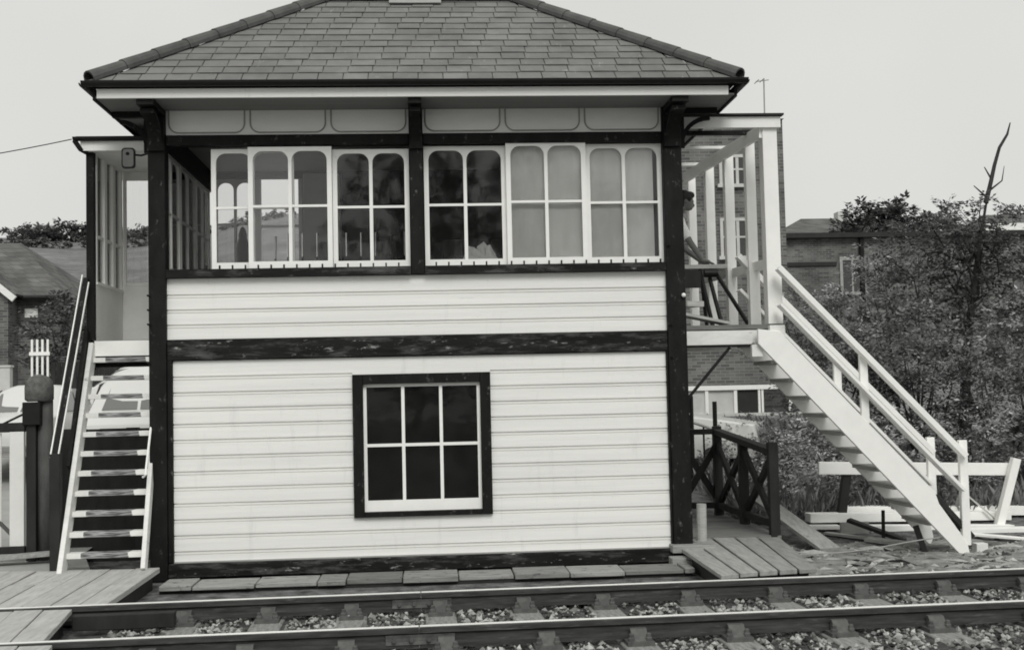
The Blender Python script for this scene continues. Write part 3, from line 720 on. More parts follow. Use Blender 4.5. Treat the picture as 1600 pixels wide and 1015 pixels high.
ar = MB().tube([(-3.13,13.02,4.28),(-3.02,13.03,4.27),(-2.917,12.99,4.29)], .011, 6).ball((-3.15,12.968,4.28), (.02,.01,.018)); ar.build('arm', M['black_iron'], mr)
rebase(mr, (-3.145, 13.0, 4.1))

def tread_mat():
    m = mat('worn_tread', .78, .6, .08, 6); nt = m.node_tree; N = nt.nodes; L = nt.links; b = N['Principled BSDF']
    src = b.inputs['Base Color'].links[0].from_socket
    tc = N.new('ShaderNodeTexCoord'); sx = N.new('ShaderNodeSeparateXYZ'); L.new(tc.outputs['Object'], sx.inputs[0])
    ab = N.new('ShaderNodeMath'); ab.operation = 'ABSOLUTE'; L.new(sx.outputs[0], ab.inputs[0])
    nz = N.new('ShaderNodeTexNoise'); nz.inputs['Scale'].default_value = 14; L.new(tc.outputs['Object'], nz.inputs['Vector'])
    ad = N.new('ShaderNodeMath'); ad.operation = 'MULTIPLY_ADD'; ad.inputs[1].default_value = .05; L.new(nz.outputs['Fac'], ad.inputs[0]); L.new(ab.outputs[0], ad.inputs[2])
    rm = N.new('ShaderNodeMapRange'); rm.inputs[1].default_value = .255; rm.inputs[2].default_value = .262; rm.inputs[3].default_value = 1; rm.inputs[4].default_value = 0
    L.new(ad.outputs[0], rm.inputs[0])
    n2 = N.new('ShaderNodeTexNoise'); n2.inputs['Scale'].default_value = 6; n2.inputs['Detail'].default_value = 6
    mp = N.new('ShaderNodeMapping'); mp.inputs['Scale'].default_value = (1,1,12); L.new(tc.outputs['Object'], mp.inputs[0]); L.new(mp.outputs[0], n2.inputs['Vector'])
    cr = N.new('ShaderNodeMapRange'); cr.inputs[1].default_value = .4; cr.inputs[2].default_value = .62; cr.inputs[3].default_value = .1; cr.inputs[4].default_value = .42
    L.new(n2.outputs['Fac'], cr.inputs[0])
    mx = N.new('ShaderNodeMixRGB'); L.new(rm.outputs[0], mx.inputs[0]); L.new(src, mx.inputs[1]); L.new(cr.outputs[0], mx.inputs[2]); L.new(mx.outputs[0], b.inputs['Base Color'])
    return m
M['tread'] = tread_mat()
st = thing('wooden_staircase', 'steep open wooden staircase with worn white treads left of the signal box', 'staircase', loc=(-3.28, 12.5, 0))
B = Vector((-3.28, 12.5, 0))
def sp(mb, name, m, **k):
    mb.v = [tuple(Vector(v)-B) for v in mb.v]; return mb.build(name, M[m], st, **k)
sp(MB().bar((-3.685,12.42,-.05),(-3.685,13.60,2.28), .05, .17, (0,1,0)), 'stringer', 'white_old', bevel=.004)
sp(MB().bar((-2.87,12.38,0),(-2.955,13.58,2.30), .045, .11, (0,1,0)), 'stringer', 'white_old', bevel=.004)
tr0 = None
for i in range(11):
    z = .165 + .1985*i; y = 12.53 + .1*i; xr = -2.905 - .055*i/10; xl = -3.66
    wd = xr - xl
    if tr0 is None:
        tr0 = MB().box(-.377,.377,-.02,.14,-.052,0).build('tread', M['tread'], st, bevel=.003); t_ = tr0
    else:
        t_ = tr0.copy(); col.objects.link(t_); t_.parent = st; t_.scale = (wd/.755,1,1)
    t_.location = Vector(((xl+xr)/2, y, z)) - B
sp(MB().box(-3.84,-3.735,12.56,12.65,-.02,1.16), 'newel_post', 'wood_dark', bevel=.006)
sp(MB().bar((-3.80,12.6,1.10),(-3.755,13.60,3.02), .05, .06, (0,1,0)), 'handrail', 'black')
sp(MB().bar((-3.832,12.57,1.12),(-3.79,13.58,3.06), .012, .022, (0,1,0)).bar((-3.765,12.59,1.10),(-3.722,13.58,2.98), .012, .022, (0,1,0)), 'handrail_edging', 'white_rail')
sp(MB().bar((-3.74,12.9,1.0),(-3.735,13.55,2.45), .035, .11, (0,1,0)), 'side_rail', 'black')
sp(MB().tube([(-2.93,12.62,.9),(-2.90,12.60,.92),(-2.905,13.2,2.0)], .012, 6), 'grab_rail', 'white_rail')
wire = MB(); pts = []
for k in range(25):
    t = k/24; pts.append((-3.88 - 6.5*t, 13.5 + 2.2*t, 4.55 + .12*t - .9*t*(1-t)*1.0 - .0*t))
tag(wire.tube(pts, .006, 5).build('overhead_wire', M['black_iron']), 'thin overhead wire running left from the porch gutter', 'wire')

# ------------------------------------------------------------------ crossing gate on the left
gp_ = thing('gate_post', 'thick mossy timber gate post with domed top and iron hinge blocks', 'gate post')
mb = MB(); mb.lathe((-4.165,13.5,-.1), [(.085,0),(.08,1.84),(.005,1.85)], 16); mb.build('post_shaft', M['wood_mid'], gp_, smooth=True)
mb = MB(); mb.lathe((-4.22,13.47,0), [(.12,1.69),(.148,1.71),(.15,1.84),(.14,1.90),(.10,1.955),(.005,1.985)], 18); mb.build('domed_cap', M['moss'], gp_, smooth=True)
mb = MB(); mb.box(-4.30,-4.17,13.36,13.46,1.70,1.86); mb.build('hinge_block', M['black_iron'], gp_, bevel=.01)
mb = MB(); mb.box(-4.36,-4.17,13.34,13.45,1.44,1.685); mb.tube([(-4.7,13.4,1.40),(-4.36,13.4,1.56)], .014, 6); mb.build('hinge_block', M['black_iron'], gp_, bevel=.01)
mb = MB().bar((-4.28,13.42,.0),(-4.28,13.42,1.44), .10, .09); mb.build('heel_post', M['wood_dark'], gp_)
rebase(gp_, (-4.165, 13.5, -.1))
cg = thing('crossing_gate', 'white level crossing gate leaf with dark top rail hung on the thick post', 'gate')
MB().bar((-4.42,13.38,.16),(-4.42,13.38,1.39), .15, .06).build('end_stile', M['gatewhite'], cg, bevel=.004)
MB().bar((-6.6,13.38,1.40),(-4.34,13.38,1.42), .06, .10).build('top_rail', M['wood_dark'], cg, bevel=.004)
MB().bar((-6.6,13.38,.10),(-4.34,13.38,.12), .06, .075).build('bottom_rail', M['wood_dark'], cg, bevel=.004)
mb = MB().bar((-5.4,13.40,1.25),(-4.46,13.40,.25), .03, .035); mb.build('brace', M['wood_mid'], cg)
mb = MB()
for k in range(14): mb.bar((-6.55+.15*k,13.40,.15),(-6.55+.15*k,13.40,1.36), .012, .012)
mb.build('wire_infill', M['gatewhite'], cg)
for dx in (-4.70, -5.6):
    mb = MB(); mb.prism([(dx-.13,13.335,.86),(dx+.02,13.335,.86),(dx-.055,13.335,.98)], (0,.01,0)); mb.build('target_plate', M['wood_dark'], cg)
rebase(cg, (-5.2, 13.38, .07))
mb = MB().bar((-5.6,12.95,.02),(-4.0,13.25,.09), .2, .04); tag(mb.build('loose_plank', M['wood_grey'], bevel=.004), 'loose grey plank lying across the foot of the crossing gate', 'plank')

# ------------------------------------------------------------------ vehicles
def vehicle(name, label, loc, rz, L_, W, H, profile, paint, windows, cat='car'):
    """profile: side outline (x along the length, z), windows: side glass outlines; front at +x"""
    t = thing(name, label, cat, loc=loc); t.rotation_euler = (0,0,rz)
    belt = H*.58; mb = MB()
    ys_ = [(-W/2,1),(W/2,1)]
    n = len(profile); vs = []; lay = [(-1.0,.97),(-.97,1.0),(-.8,1.0),(-.5,1.0),(0,1.0),(.5,1.0),(.8,1.0),(.97,1.0),(1.0,.97)]
    for (yy, sc) in lay:
        for (px, pz) in profile:
            hi = max(0, (pz-belt)/(H-belt)); tap = 1 - .22*hi
            vs.append((px*(sc if abs(yy) == 1 else 1) - (.10*hi*yy**4 if px > 0 else -.06*hi*yy**4), yy*W/2*tap, pz - (H-belt)*.20*hi*yy**4))
    fs = []
    for k in range(len(lay)-1):
        for i in range(n):
            j = (i+1) % n; fs.append((k*n+i, k*n+j, (k+1)*n+j, (k+1)*n+i))
    fs += [tuple(range(n))[::-1], tuple(range((len(lay)-1)*n, len(lay)*n))]
    b = mb.add(vs, fs).build('body', M[paint], t, smooth=True)
    bv = b.modifiers.new('bevel','BEVEL'); bv.width = .03; bv.segments = 2; bv.limit_method = 'ANGLE'
    for sg in (-1, 1):
        for wn in windows['side']:
            q = []
            for (px, pz) in wn:
                tap = 1 - .22*max(0, (pz-belt)/(H-belt)); q.append((px, sg*(W/2*tap+.004), pz))
            MB().prism(q, (0, sg*.008, 0)).build('side_glass', M['carglass'], t)
        for x in windows['wheels']:
            wv = MB(); wv.tube([(x, sg*(W/2-.16), .30), (x, sg*(W/2-.005), .30)], .30, 20); wo = wv.build('wheel', M['tyre'], t)
            MB().tube([(x, sg*(W/2-.004), .30), (x, sg*(W/2+.012), .30)], [.17,.13], 16).build('hub_cap', M['chrome'], wo)
        hx, hz_ = windows['lamp']
        MB().tube([(hx-.05, sg*W*.36, hz_), (hx+.035, sg*W*.36, hz_)], [.10,.085], 16).build('headlight', M['chrome'], t, smooth=True)
    for (a, b2) in windows['front']:
        (x0, z0), (x1, z1) = a, b2
        dx = .014 if x0 > 0 else -.014
        for ya, yb, yc, yd in ((-W*.36, -.025, -.025, -W*.29), (.025, W*.36, W*.29, .025)): MB().add([(x0+dx,ya,z0),(x0+dx,yb,z0),(x1+dx-.02,yc,z1-.05),(x1+dx-.02,yd,z1-.05),(x0-.06,ya,z0-.01),(x0-.06,yb,z0-.01),(x1-.06,yc,z1-.06),(x1-.06,yd,z1-.06)],
                 [(0,1,2,3),(7,6,5,4),(0,4,5,1),(1,5,6,2),(2,6,7,3),(3,7,4,0)]).build('windscreen', M['carglass'], t)
    MB().box(hx, hx+.10, -W*.47, W*.47, .36, .47).build('bumper', M['chrome'], t, bevel=.02)
    MB().box(windows['rear']-.1, windows['rear'], -W*.47, W*.47, .36, .47).build('bumper', M['chrome'], t, bevel=.02)
    MB().box(hx-.02, hx+.012, -W*.24, W*.24, hz_-.11, hz_+.07).build('grille', M['black_iron'], t)
    return t
SAL = [(-1.95,.28),(1.9,.28),(1.98,.55),(1.93,.80),(1.2,.92),(.82,.97),(.35,1.36),(.0,1.44),(-.6,1.44),(-1.05,1.30),(-1.4,.98),(-1.9,.86),(-2.0,.6)]
SW = dict(side=[[(.62,.98),(.33,1.30),(-.12,1.36),(-.12,.98)],[(-.2,.98),(-.2,1.36),(-.62,1.36),(-1.0,1.24),(-1.2,.98)]], wheels=(1.25,-1.25), lamp=(1.9,.68), front=[((.80,.99),(.38,1.34)),((-1.36,1.0),(-1.05,1.29))], rear=-1.95)
VAN = [(-1.9,.30),(1.85,.30),(1.95,.55),(1.92,.92),(1.5,1.06),(1.18,1.12),(.88,1.62),(.55,1.80),(0,1.86),(-1.6,1.84),(-1.9,1.65),(-1.98,.7)]
VW = dict(side=[[(1.0,1.14),(.78,1.56),(.25,1.62),(.25,1.14)]], wheels=(1.2,-1.2), lamp=(1.88,.78), front=[((1.17,1.14),(.88,1.62))], rear=-1.92)
EST = [(-1.85,.28),(1.8,.28),(1.9,.55),(1.86,.82),(1.2,.95),(.8,1.0),(.4,1.40),(.1,1.50),(-1.3,1.50),(-1.65,1.38),(-1.9,.95),(-1.93,.6)]
EW = dict(side=[[(.66,1.02),(.38,1.34),(-.1,1.40),(-.1,1.02)],[(-.18,1.02),(-.18,1.40),(-1.25,1.40),(-1.5,1.30),(-1.62,1.02)]], wheels=(1.15,-1.2), lamp=(1.82,.7), front=[((.8,1.01),(.42,1.38))], rear=-1.86)
vehicle('parked_car', 'pale rounded saloon car facing the crossing gate from behind it', (-6.85,21.6,hz(-7,21.6)+.02), R(-90), 4, 1.45, 1.38, SAL, 'car', SW)
vehicle('parked_car', 'pale car parked side on behind the gate post and stair handrail', (-6.3,27.0,hz(-6,27)-.02), R(178), 4, 1.55, 1.44, SAL, 'car', SW)
vehicle('parked_van', 'pale van facing forward seen between the treads of the left stairs', (-4.75,21.2,hz(-4.8,20)+.02), R(-88), 4, 1.6, 1.86, VAN, 'car', VW, 'van')
vehicle('parked_car', 'pale car half hidden behind the dark cross braced fence', (3.45,20.0,.28), R(-20), 4, 1.5, 1.44, SAL, 'car', SW)

# ------------------------------------------------------------------ left house, hill, trees
hs = thing('brick_house', 'brick railway house with tiled hipped roof beyond the crossing on the left', 'house', loc=(-14,39,1.9))
def hp(mb, name, m, par=None, **k):
    mb.v = [tuple(Vector(v)-Vector((-14,39,1.9))) for v in mb.v]; return mb.build(name, M[m], par or hs, **k)
hp(MB().box(-19,-10.35,35,42,1.2,4.68), 'wall', 'brick_l')
rf_ = MB(); rf_.add([(-19.2,34.7,4.66),(-10.15,34.7,4.62),(-10.15,42.3,4.62),(-19.2,42.3,4.66),(-12.6,38.5,6.6),(-16.6,38.5,6.6)], [(0,1,4,5),(1,2,4),(2,3,5,4),(3,0,5),(3,2,1,0)])
rfo = hp(rf_, 'roof', 'tile')
hp(MB().tube([(-19.2,34.66,4.62),(-10.1,34.66,4.58)], .07, 8), 'gutter', 'black_iron')
hp(MB().box(-13.8,-11.55,34.2,34.99,1.2,4.6).prism([(-13.8,34.2,4.6),(-11.55,34.2,4.6),(-12.67,34.2,5.5)], (0,.78,0)), 'gable_bay', 'brick_l')
hp(MB().bar((-11.33,34.05,4.50),(-12.72,34.05,5.66), .08, .17, (0,0,1)).bar((-14.0,34.05,4.50),(-12.68,34.05,5.66), .08, .17), 'bargeboard', 'white')
hp(MB().bar((-11.3,34.7,4.62),(-12.7,34.7,5.78), 1.3, .06).bar((-14.05,34.7,4.62),(-12.7,34.7,5.78), 1.3, .06), 'bay_roof', 'tile')
hp(MB().box(-11.35,-11.0,34.96,34.995,4.05,4.3), 'notice', 'white')
hp(MB().box(-12.9,-12.25,34.17,34.195,2.4,3.9), 'window', 'darkglass')
pk = thing('picket_gate', 'tall white picket gate in front of the brick house', 'gate')
mb = MB()
for k in range(4): mb.bar((-8.93+.115*k,28,1.2),(-8.93+.115*k,28,3.08), .045, .03)
mb.build('pickets', M['white_rail'], pk); MB().box(-8.98,-8.53,27.95,27.98,2.72,2.80).build('rail', M['white_rail'], pk)
MB().box(-8.98,-8.53,27.95,27.98,1.5,1.58).build('rail', M['white_rail'], pk)
rebase(pk, (-8.75,28,1.2))
mb = planks([(-8.4,27.6),(-5.6,26.6),(-5.6,26.64),(-8.4,27.64)], 22, .02, 1.0, 2.55); tag(mb.build('board_fence', M['wood_dark']), 'dark board fence under the bush beside the white picket gate', 'fence')
mb = MB().box(-9.55,-9.25,27.5,27.7,1.1,2.45).box(-9.57,-9.23,27.48,27.72,2.45,2.5); tag(mb.build('stone_pier', M['render'], bevel=.01), 'short pale pier standing left of the white picket gate', 'pier')

def leaves(mb, c, rad, n, size, seed, lump=5, sparse=.07, twig=None):
    """flat leafy sprays through an uneven ellipsoid: n leaves in all, gaps where a noise field is low"""
    r = random.Random(seed); c = Vector(c); off = Vector((seed*1.7, seed*.9, seed*.37)); per = 16; k = 0; tries = 0; n = int(n*1.3)
    tl = twig or min(size*7, .4*min(rad)+.08); fq = 1.5/max(.35, min(rad))
    while k < n and tries < n:
        tries += 1
        while True:
            v = Vector((r.uniform(-1,1), r.uniform(-1,1), r.uniform(-1,1)))
            if v.length < 1: break
        wob = 1 + .45*noise.noise(v.normalized()*1.7 + off)
        p = c + Vector((v.x*rad[0]*wob, v.y*rad[1]*wob, v.z*rad[2]*wob))
        if noise.noise(Vector((p.x*fq, p.y*fq, p.z*fq*1.8)) + off) < sparse: continue
        a0 = r.uniform(0, 6.28); out = Vector((v.x, v.y, 0)); d = (Vector((math.cos(a0), math.sin(a0), 0))*.8 + out + Vector((0,0,r.gauss(.15,.25)))).normalized()
        up = Vector((r.gauss(0,.28), r.gauss(-.12,.28), 1)).normalized(); sd_ = d.cross(up).normalized(); up = sd_.cross(d)
        L_ = tl*r.uniform(.6,1.4); sz = size*r.uniform(.75,1.25)
        for i in range(per):
            f_ = i/per; sg = 1 if i % 2 else -1
            q = p + d*(L_*f_) + sd_*(sg*L_*.28*(1-f_*.6)*r.random()) + up*r.gauss(-.05*f_*L_, size*.5)
            e = (d*.7 + sd_*sg*r.uniform(.2,1.1) + up*r.gauss(-.1,.25)).normalized(); nn = (up + Vector((r.gauss(0,.35), r.gauss(0,.35), 0))).normalized(); a = e.cross(nn)
            if a.length < .05: continue
            a.normalize(); s_ = sz*r.uniform(.6,1.2)
            mb.add([q, q+e*s_*.9+a*s_*.5, q+e*s_*2, q+e*s_*.9-a*s_*.5], [(0,1,2,3)]); k += 1
    return mb
def shrub(name, label, c, rad, n, size, seed, m='leaf', cat='shrub', group=None, lump=7, stems=5):
    base = (c[0], c[1], hz(c[0], c[1])-.02)
    t = thing(name, label, cat, group)
    leaves(MB(), c, rad, n, size, seed, lump).build('foliage', M[m], t)
    r = random.Random(seed); mb = MB()
    for k in range(stems):
        e = Vector((c[0]+r.uniform(-.7,.7)*rad[0], c[1]+r.uniform(-.7,.7)*rad[1], c[2]+r.uniform(-.1,.7)*rad[2])); b = Vector(base)+Vector((r.uniform(-.15,.15), r.uniform(-.15,.15), 0))
        mb.tube([b, b.lerp(e,.5)+Vector((r.uniform(-.1,.1),0,.1)), e], [.022,.016,.006], 6)
    mb.build('stems', M['bark'], t); rebase(t, base); return t
def tree(name, label, base, trunk, r0_, crowns, n, size, seed, m, limbs=9, cat='tree', group=None):
    """trunk: list of points; crowns: (centre, radii, weight)"""
    t = thing(name, label, cat, group); r = random.Random(seed)
    mb = MB(); rr = [r0_*(1-.86*i/(len(trunk)-1)) for i in range(len(trunk))]; mb.tube(trunk, rr, 10)
    for k in range(limbs):
        c = crowns[k % len(crowns)]; i = r.uniform(.35,.9)*(len(trunk)-1); i0 = int(i); p = Vector(trunk[i0]).lerp(Vector(trunk[min(i0+1, len(trunk)-1)]), i-i0)
        q = Vector(c[0]) + Vector((r.uniform(-.8,.8)*c[1][0], r.uniform(-.8,.8)*c[1][1], r.uniform(-.4,.6)*c[1][2]))
        mid = p.lerp(q,.5) + Vector((0,0,.12*(q-p).length*r.uniform(-.5,1)))
        rb = r0_*r.uniform(.16,.3); ln = (q-p).length*.07; jj = lambda: Vector((r.gauss(0,ln), r.gauss(0,ln), r.gauss(0,ln)))
        mb.tube([p, p.lerp(mid,.35)+jj(), p.lerp(mid,.7)+jj(), mid+jj(), mid.lerp(q,.5)+jj(), q], [rb, rb*.85, rb*.65, rb*.5, rb*.3, .005], 6)
    mb.build('trunk', M['bark'], t)
    cb = MB()
    for (c, rad, wt) in crowns: leaves(cb, c, rad, int(n*wt), size, r.randrange(9999), 7)
    cb.build('crown', M[m], t); rebase(t, base); return t
shrub('garden_bush', 'dark leafy bush beside the brick house on the left', (-8.75,30,3.0), (.85,.8,1.35), 5000, .06, 11, 'leaf_dark')
# skyline trees on the left hill
for k, (x, dx, dy, sc, lab) in enumerate([(-63,0,0,1.0,'broad dark tree on the hill crest at the far left edge'),(-56.5,0,0,1.25,'twin domed tree on the hill crest above the house roof'),(-49.5,0,6,.72,'low round tree on the hill crest left of the porch'),(-46,0,4,.7,'small tree on the hill crest touching the porch post')]):
    y = 196+dy; b = hz(x, y); c = (x, y, b+.55*sc)
    tree('hill_tree', lab, (x,y,b-.1), [(x,y,b-.1),(x+.1,y,b+1.2),(x,y,b+2.4*sc)], .25, [(c,(4.2*sc,2.6,1.8*sc),.6),((x+2.6*sc,y,b+.4*sc),(3.2*sc,2,1.8*sc),.4)], 3200, .34, 30+k, 'leaf_far', 6, group='trees on the hill crest')
hd = MB(); r = random.Random(5)
for i in range(60):
    x = -75 + 65*r.random(); leaves(hd, (x, 170+r.uniform(-1,1), hz(x,170)+.5), (1.6,.6,.7), 64, .3, i, 3)
tag(hd.build('field_hedge', M['leaf_far']), 'low dark hedge line crossing the far hillside field', 'hedge', kind='stuff')

# ------------------------------------------------------------------ right: raised platform, stud frame, stairs
pf = thing('raised_platform', 'raised timber landing with open white stud frame and fascia right of the box', 'platform')
PL = 2.36
planks([(2.77,13.16),(2.77,16.1),(3.90,16.1),(3.90,13.16)], 20, .008, PL-.05, PL, .004, 4).build('deck', M['wood_grey_x'], pf)
MB().box(2.80,3.66,13.12,13.155,2.14,2.295).build('edge_joist', M['white_old'], pf, bevel=.003)
MB().box(2.80,3.66,13.10,13.118,2.115,2.138).build('edge_strip', M['black'], pf)
jo = MB()
for y in (13.6,14.2,14.8,15.4): jo.box(2.8,3.86,y,y+.06,2.14,2.305)
jo.build('joists', M['white_old'], pf)
MB().box(3.70,3.87,13.02,13.10,2.09,2.34).build('end_block', M['white_old'], pf, bevel=.004)
MB().box(3.50,3.62,13.04,13.10,2.0,2.13).build('end_block', M['white_old'], pf, bevel=.004)
MB().bar((2.76,13.14,1.52),(3.28,13.14,2.11), .03, .03).build('strut', M['black_iron'], pf)
# studs: near corner post, then receding
def stud(x, y, z0, z1, w_=.085):
    w_ *= 1.12
    return MB().box(x-w_/2, x+w_/2, y, y+w_, z0, z1).build('stud', M['white_rail'], pf, bevel=.003)
stud(3.805,13.14,PL,4.55,.145)
stud(3.735,13.72,2.36,4.55,.10); stud(3.66,14.42,PL,4.55,.10); stud(3.605,15.2,PL,4.55,.10); stud(3.55,16.0,PL,4.55,.09)
MB().bar((3.71,13.16,4.50),(3.47,16.06,4.50), .04, .14).build('top_plate', M['white_rail'], pf)
MB().bar((3.80,13.28,3.05),(3.68,14.4,3.05), .06, .10).build('mid_rail', M['white_rail'], pf)
MB().bar((3.63,14.53,3.09),(3.50,15.96,3.10), .05, .16).build('mid_rail', M['wood_pale'], pf)
MB().box(3.672,3.79,13.68,13.705,PL,3.0).build('infill_panel', M['porch_in'], pf)
MB().box(2.76,3.92,13.10,13.14,4.535,4.655).build('fascia', M['white'], pf)
MB().box(2.76,3.95,13.06,13.17,4.665,4.685).build('fascia_capping', M['roofing'], pf)
rj = MB()
MB().box(2.78,3.74,13.55,13.60,4.55,4.60).build('roof_joist', M['black'], pf)
MB().box(2.78,3.68,14.6,14.64,4.60,4.635).build('roof_joist', M['white_old'], pf)
MB().box(2.78,3.60,15.5,15.54,4.56,4.60).build('roof_joist', M['white_old'], pf)
rebase(pf, (3.3, 14.6, 2.1))

ss = thing('wooden_staircase', 'long white painted staircase with twin handrails descending to the right', 'staircase')
def slope(z_off, x): return 2.245 + z_off - (x-3.82)*(2.245-.05)/(5.86-3.82)
k_ = (2.245-.05)/(5.86-3.82)
def plate(pts, y0, y1, name, m='white_rail', bevel=.004):
    return MB().prism([(x, y0, z) for x, z in pts], (0, y1-y0, 0)).build(name, M[m], ss, bevel=bevel)
for (y0, y1) in ((12.99, 13.04), (13.80, 13.845)):
    plate([(3.80,2.27),(5.46,.485),(5.50,.36),(5.66,.13),(5.80,-.08),(5.82,-.18),(5.72,-.20),(3.56,2.14),(3.56,2.30)] if y0 < 13.5 else [(3.80,2.27),(5.70,.22),(5.76,-.1),(5.72,-.20),(3.56,2.14),(3.56,2.30)], y0, y1, 'stringer')
for i in range(11):
    z = PL-.20*(i+1); x = 3.56 + (2.14-z)/k_
    MB().box(x-.015, x+.26, 13.045, 13.795, z-.04, z).build('tread', M['wood_grey'], ss, bevel=.003)  # darker wood stands in for shading on the tread undersides
for y, nm in ((12.97, 0), (13.83, 1)):
    xa = 3.80 if nm == 0 else 3.58
    MB().bar((xa,y,2.96-(xa-3.80)*k_*.97),(5.80,y,2.96-k_*2.0+.06), .06, .125, (0,1,0)).build('handrail', M['white_rail'], ss, bevel=.003)
    MB().bar((xa,y,2.56-(xa-3.80)*k_),(5.76,y,2.56-k_*1.96+.05), .035, .155, (0,1,0)).build('mid_rail', M['white_rail'], ss, bevel=.003)
    y2 = y+.02 if nm else y-.005
    MB().box(4.68,4.765,y+.026,y+.08,1.25,2.0).build('post', M['white_rail'], ss, bevel=.003)
    MB().box(5.755,5.845,y+.026,y+.09,-.1 if nm == 0 else .2,1.04).build('newel_post', M['white_rail'], ss, bevel=.004)
rebase(ss, (5.7, 13.4, -.2))
mb = MB(); mb.bar((5.48,13.1,.44),(5.88,13.1,-.02), .06, .17, (0,1,0)).bar((5.33,13.25,.10),(5.43,13.2,-.25), .07, .06)
tag(mb.build('hollow_shade_bars', M['wood_dark'], bevel=.006), 'dark bars painted as the shaded hollow in the split foot of the right staircase', 'timber')  # dark bars added behind the stringer in place of hollow shade
mb = MB().box(5.95,6.08,13.1,13.22,-.21,-.10); tag(mb.build('timber_block', M['white_old'], bevel=.004), 'small white block on the ground beside the foot of the right staircase', 'block')

# workbench and man
wb = thing('workbench', 'rough trestle workbench with splayed dark legs on the raised landing', 'workbench')
MB().box(2.80,3.55,14.2,14.5,3.085,3.135).build('bench_top', M['wood_pale'], wb, bevel=.004)
MB().box(2.85,3.22,14.19,14.24,2.86,3.07).build('apron', M['wood_dark'], wb)
for (a, b) in (((2.95,14.25,3.08),(2.90,14.1,PL)),((3.22,14.24,3.08),(3.32,14.05,PL)),((2.95,14.45,3.08),(2.9,14.62,PL)),((3.28,14.45,3.08),(3.38,14.62,PL)),((3.44,14.3,3.02),(3.72,13.9,PL)),((3.34,14.25,2.98),(3.42,14.0,PL))):
    MB().bar(a, b, .035, .035).build('leg', M['wood_dark'], wb)
MB().tube([(3.26,14.19,3.03),(3.42,14.19,3.03)], .05, 12).build('vice', M['black_iron'], wb)
rebase(wb, (3.2, 14.35, PL))
mb = MB().bar((2.82,13.45,2.50),(3.35,13.6,2.40), .2, .03).bar((2.84,13.5,2.62),(3.05,13.6,2.62), .2, .06); tag(mb.build('sawn_offcuts', M['wood_pale']), 'pale sawn boards propped on the landing below the workbench', 'boards')

def capsule_chain(mb, pts, rr): mb.tube(pts, rr, 12); [mb.ball(p, q*.99, 12, 8) for p, q in zip(pts, rr)]; return mb
def remesh(o, vox=.012):
    md = o.modifiers.new('remesh', 'REMESH'); md.mode = 'VOXEL'; md.voxel_size = vox; md.use_smooth_shade = True
    sm = o.modifiers.new('smooth', 'SMOOTH'); sm.factor = .6; sm.iterations = 3; return o
HX, HY = 3.15, 14.62
body = MB(); hip = Vector((2.86,HY,PL+.92)); chest = Vector((2.99,HY,PL+1.30)); nk = Vector((3.06,HY,PL+1.46)); hd_ = Vector((3.155,HY-.01,PL+1.60))
capsule_chain(body, [hip, hip.lerp(chest,.5), chest, nk-Vector((.01,0,.04))], [.14,.13,.155,.07])
body.ball(chest+Vector((0,0,.02)), (.12,.20,.17)); body.ball(hip, (.12,.165,.12))
capsule_chain(body, [nk-Vector((.02,0,.05)), hd_-Vector((.03,0,.05))], [.058,.055])
body.ball(hd_, (.098,.078,.118)); body.ball(hd_+Vector((.03,0,-.07)), (.062,.052,.055))
body.ball(hd_+Vector((.095,0,-.055)), (.020,.015,.024)); body.ball(hd_+Vector((.070,0,-.10)), (.016,.028,.009)); body.ball(hd_+Vector((.088,0,-.012)), (.016,.05,.012))
for sg in (-1, 1): body.ball(hd_+Vector((-.01, sg*.078, -.01)), (.026,.012,.034))
def arm(sh, el, wr, grip):
    capsule_chain(body, [sh, sh.lerp(el,.5), el], [.055,.048,.04]); capsule_chain(body, [el, el.lerp(wr,.4), wr], [.04,.038,.027])
    d = (grip-wr).normalized(); side = Vector((0,1,0)); pm = wr + d*.05
    body.ball(pm, (.045,.042,.028)); 
    for q in range(4):
        o_ = side*(-.03+.02*q); Lf = (.075,.085,.08,.062)[q]; b0 = pm+d*.035+o_; b1 = b0+d*Lf*.55+Vector((.0,0,-.004)); b2 = b1+d*Lf*.4+Vector((0,0,-.018))
        capsule_chain(body, [b0,b1,b2], [.0105,.0095,.0075])
    capsule_chain(body, [wr+d*.025+side*-.03, wr+d*.06+side*-.06, wr+d*.085+side*-.065], [.012,.011,.008])
arm(chest+Vector((.0,-.19,.08)), Vector((3.13,HY-.30,PL+1.06)), Vector((3.28,HY-.30,PL+.835)), Vector((3.40,HY-.30,PL+.80)))
arm(chest+Vector((.0,.19,.08)), Vector((3.14,HY+.26,PL+1.08)), Vector((3.36,HY+.1,PL+.86)), Vector((3.46,HY+.06,PL+.81)))
for sg in (-1, 1):
    capsule_chain(body, [hip+Vector((0,sg*.09,-.03)), Vector((2.88,HY+sg*.11,PL+.49)), Vector((2.85,HY+sg*.11,PL+.09))], [.088,.058,.04])
    capsule_chain(body, [Vector((2.83,HY+sg*.11,PL+.045)), Vector((3.02,HY+sg*.12,PL+.035))], [.042,.035])
man = tag(remesh(body.build('person', M['skin']), .009), 'man in a pale short sleeved shirt leaning over the workbench behind the corner post', 'person')
s_ = MB(); capsule_chain(s_, [hip+Vector((0,0,.05)), hip.lerp(chest,.5), chest, nk-Vector((.02,0,.07))], [.155,.15,.17,.085]); s_.ball(chest+Vector((0,0,.02)), (.135,.215,.18))
for sg, el in ((-1, Vector((3.13,HY-.30,PL+1.06))), (1, Vector((3.14,HY+.26,PL+1.08)))):
    a_ = chest+Vector((0,sg*.19,.08)); capsule_chain(s_, [a_, a_.lerp(el,.75)], [.075,.062])
remesh(s_.build('shirt', M['shirt'], man), .012)
s_ = MB(); s_.ball(hip+Vector((0,0,-.02)), (.14,.18,.13))
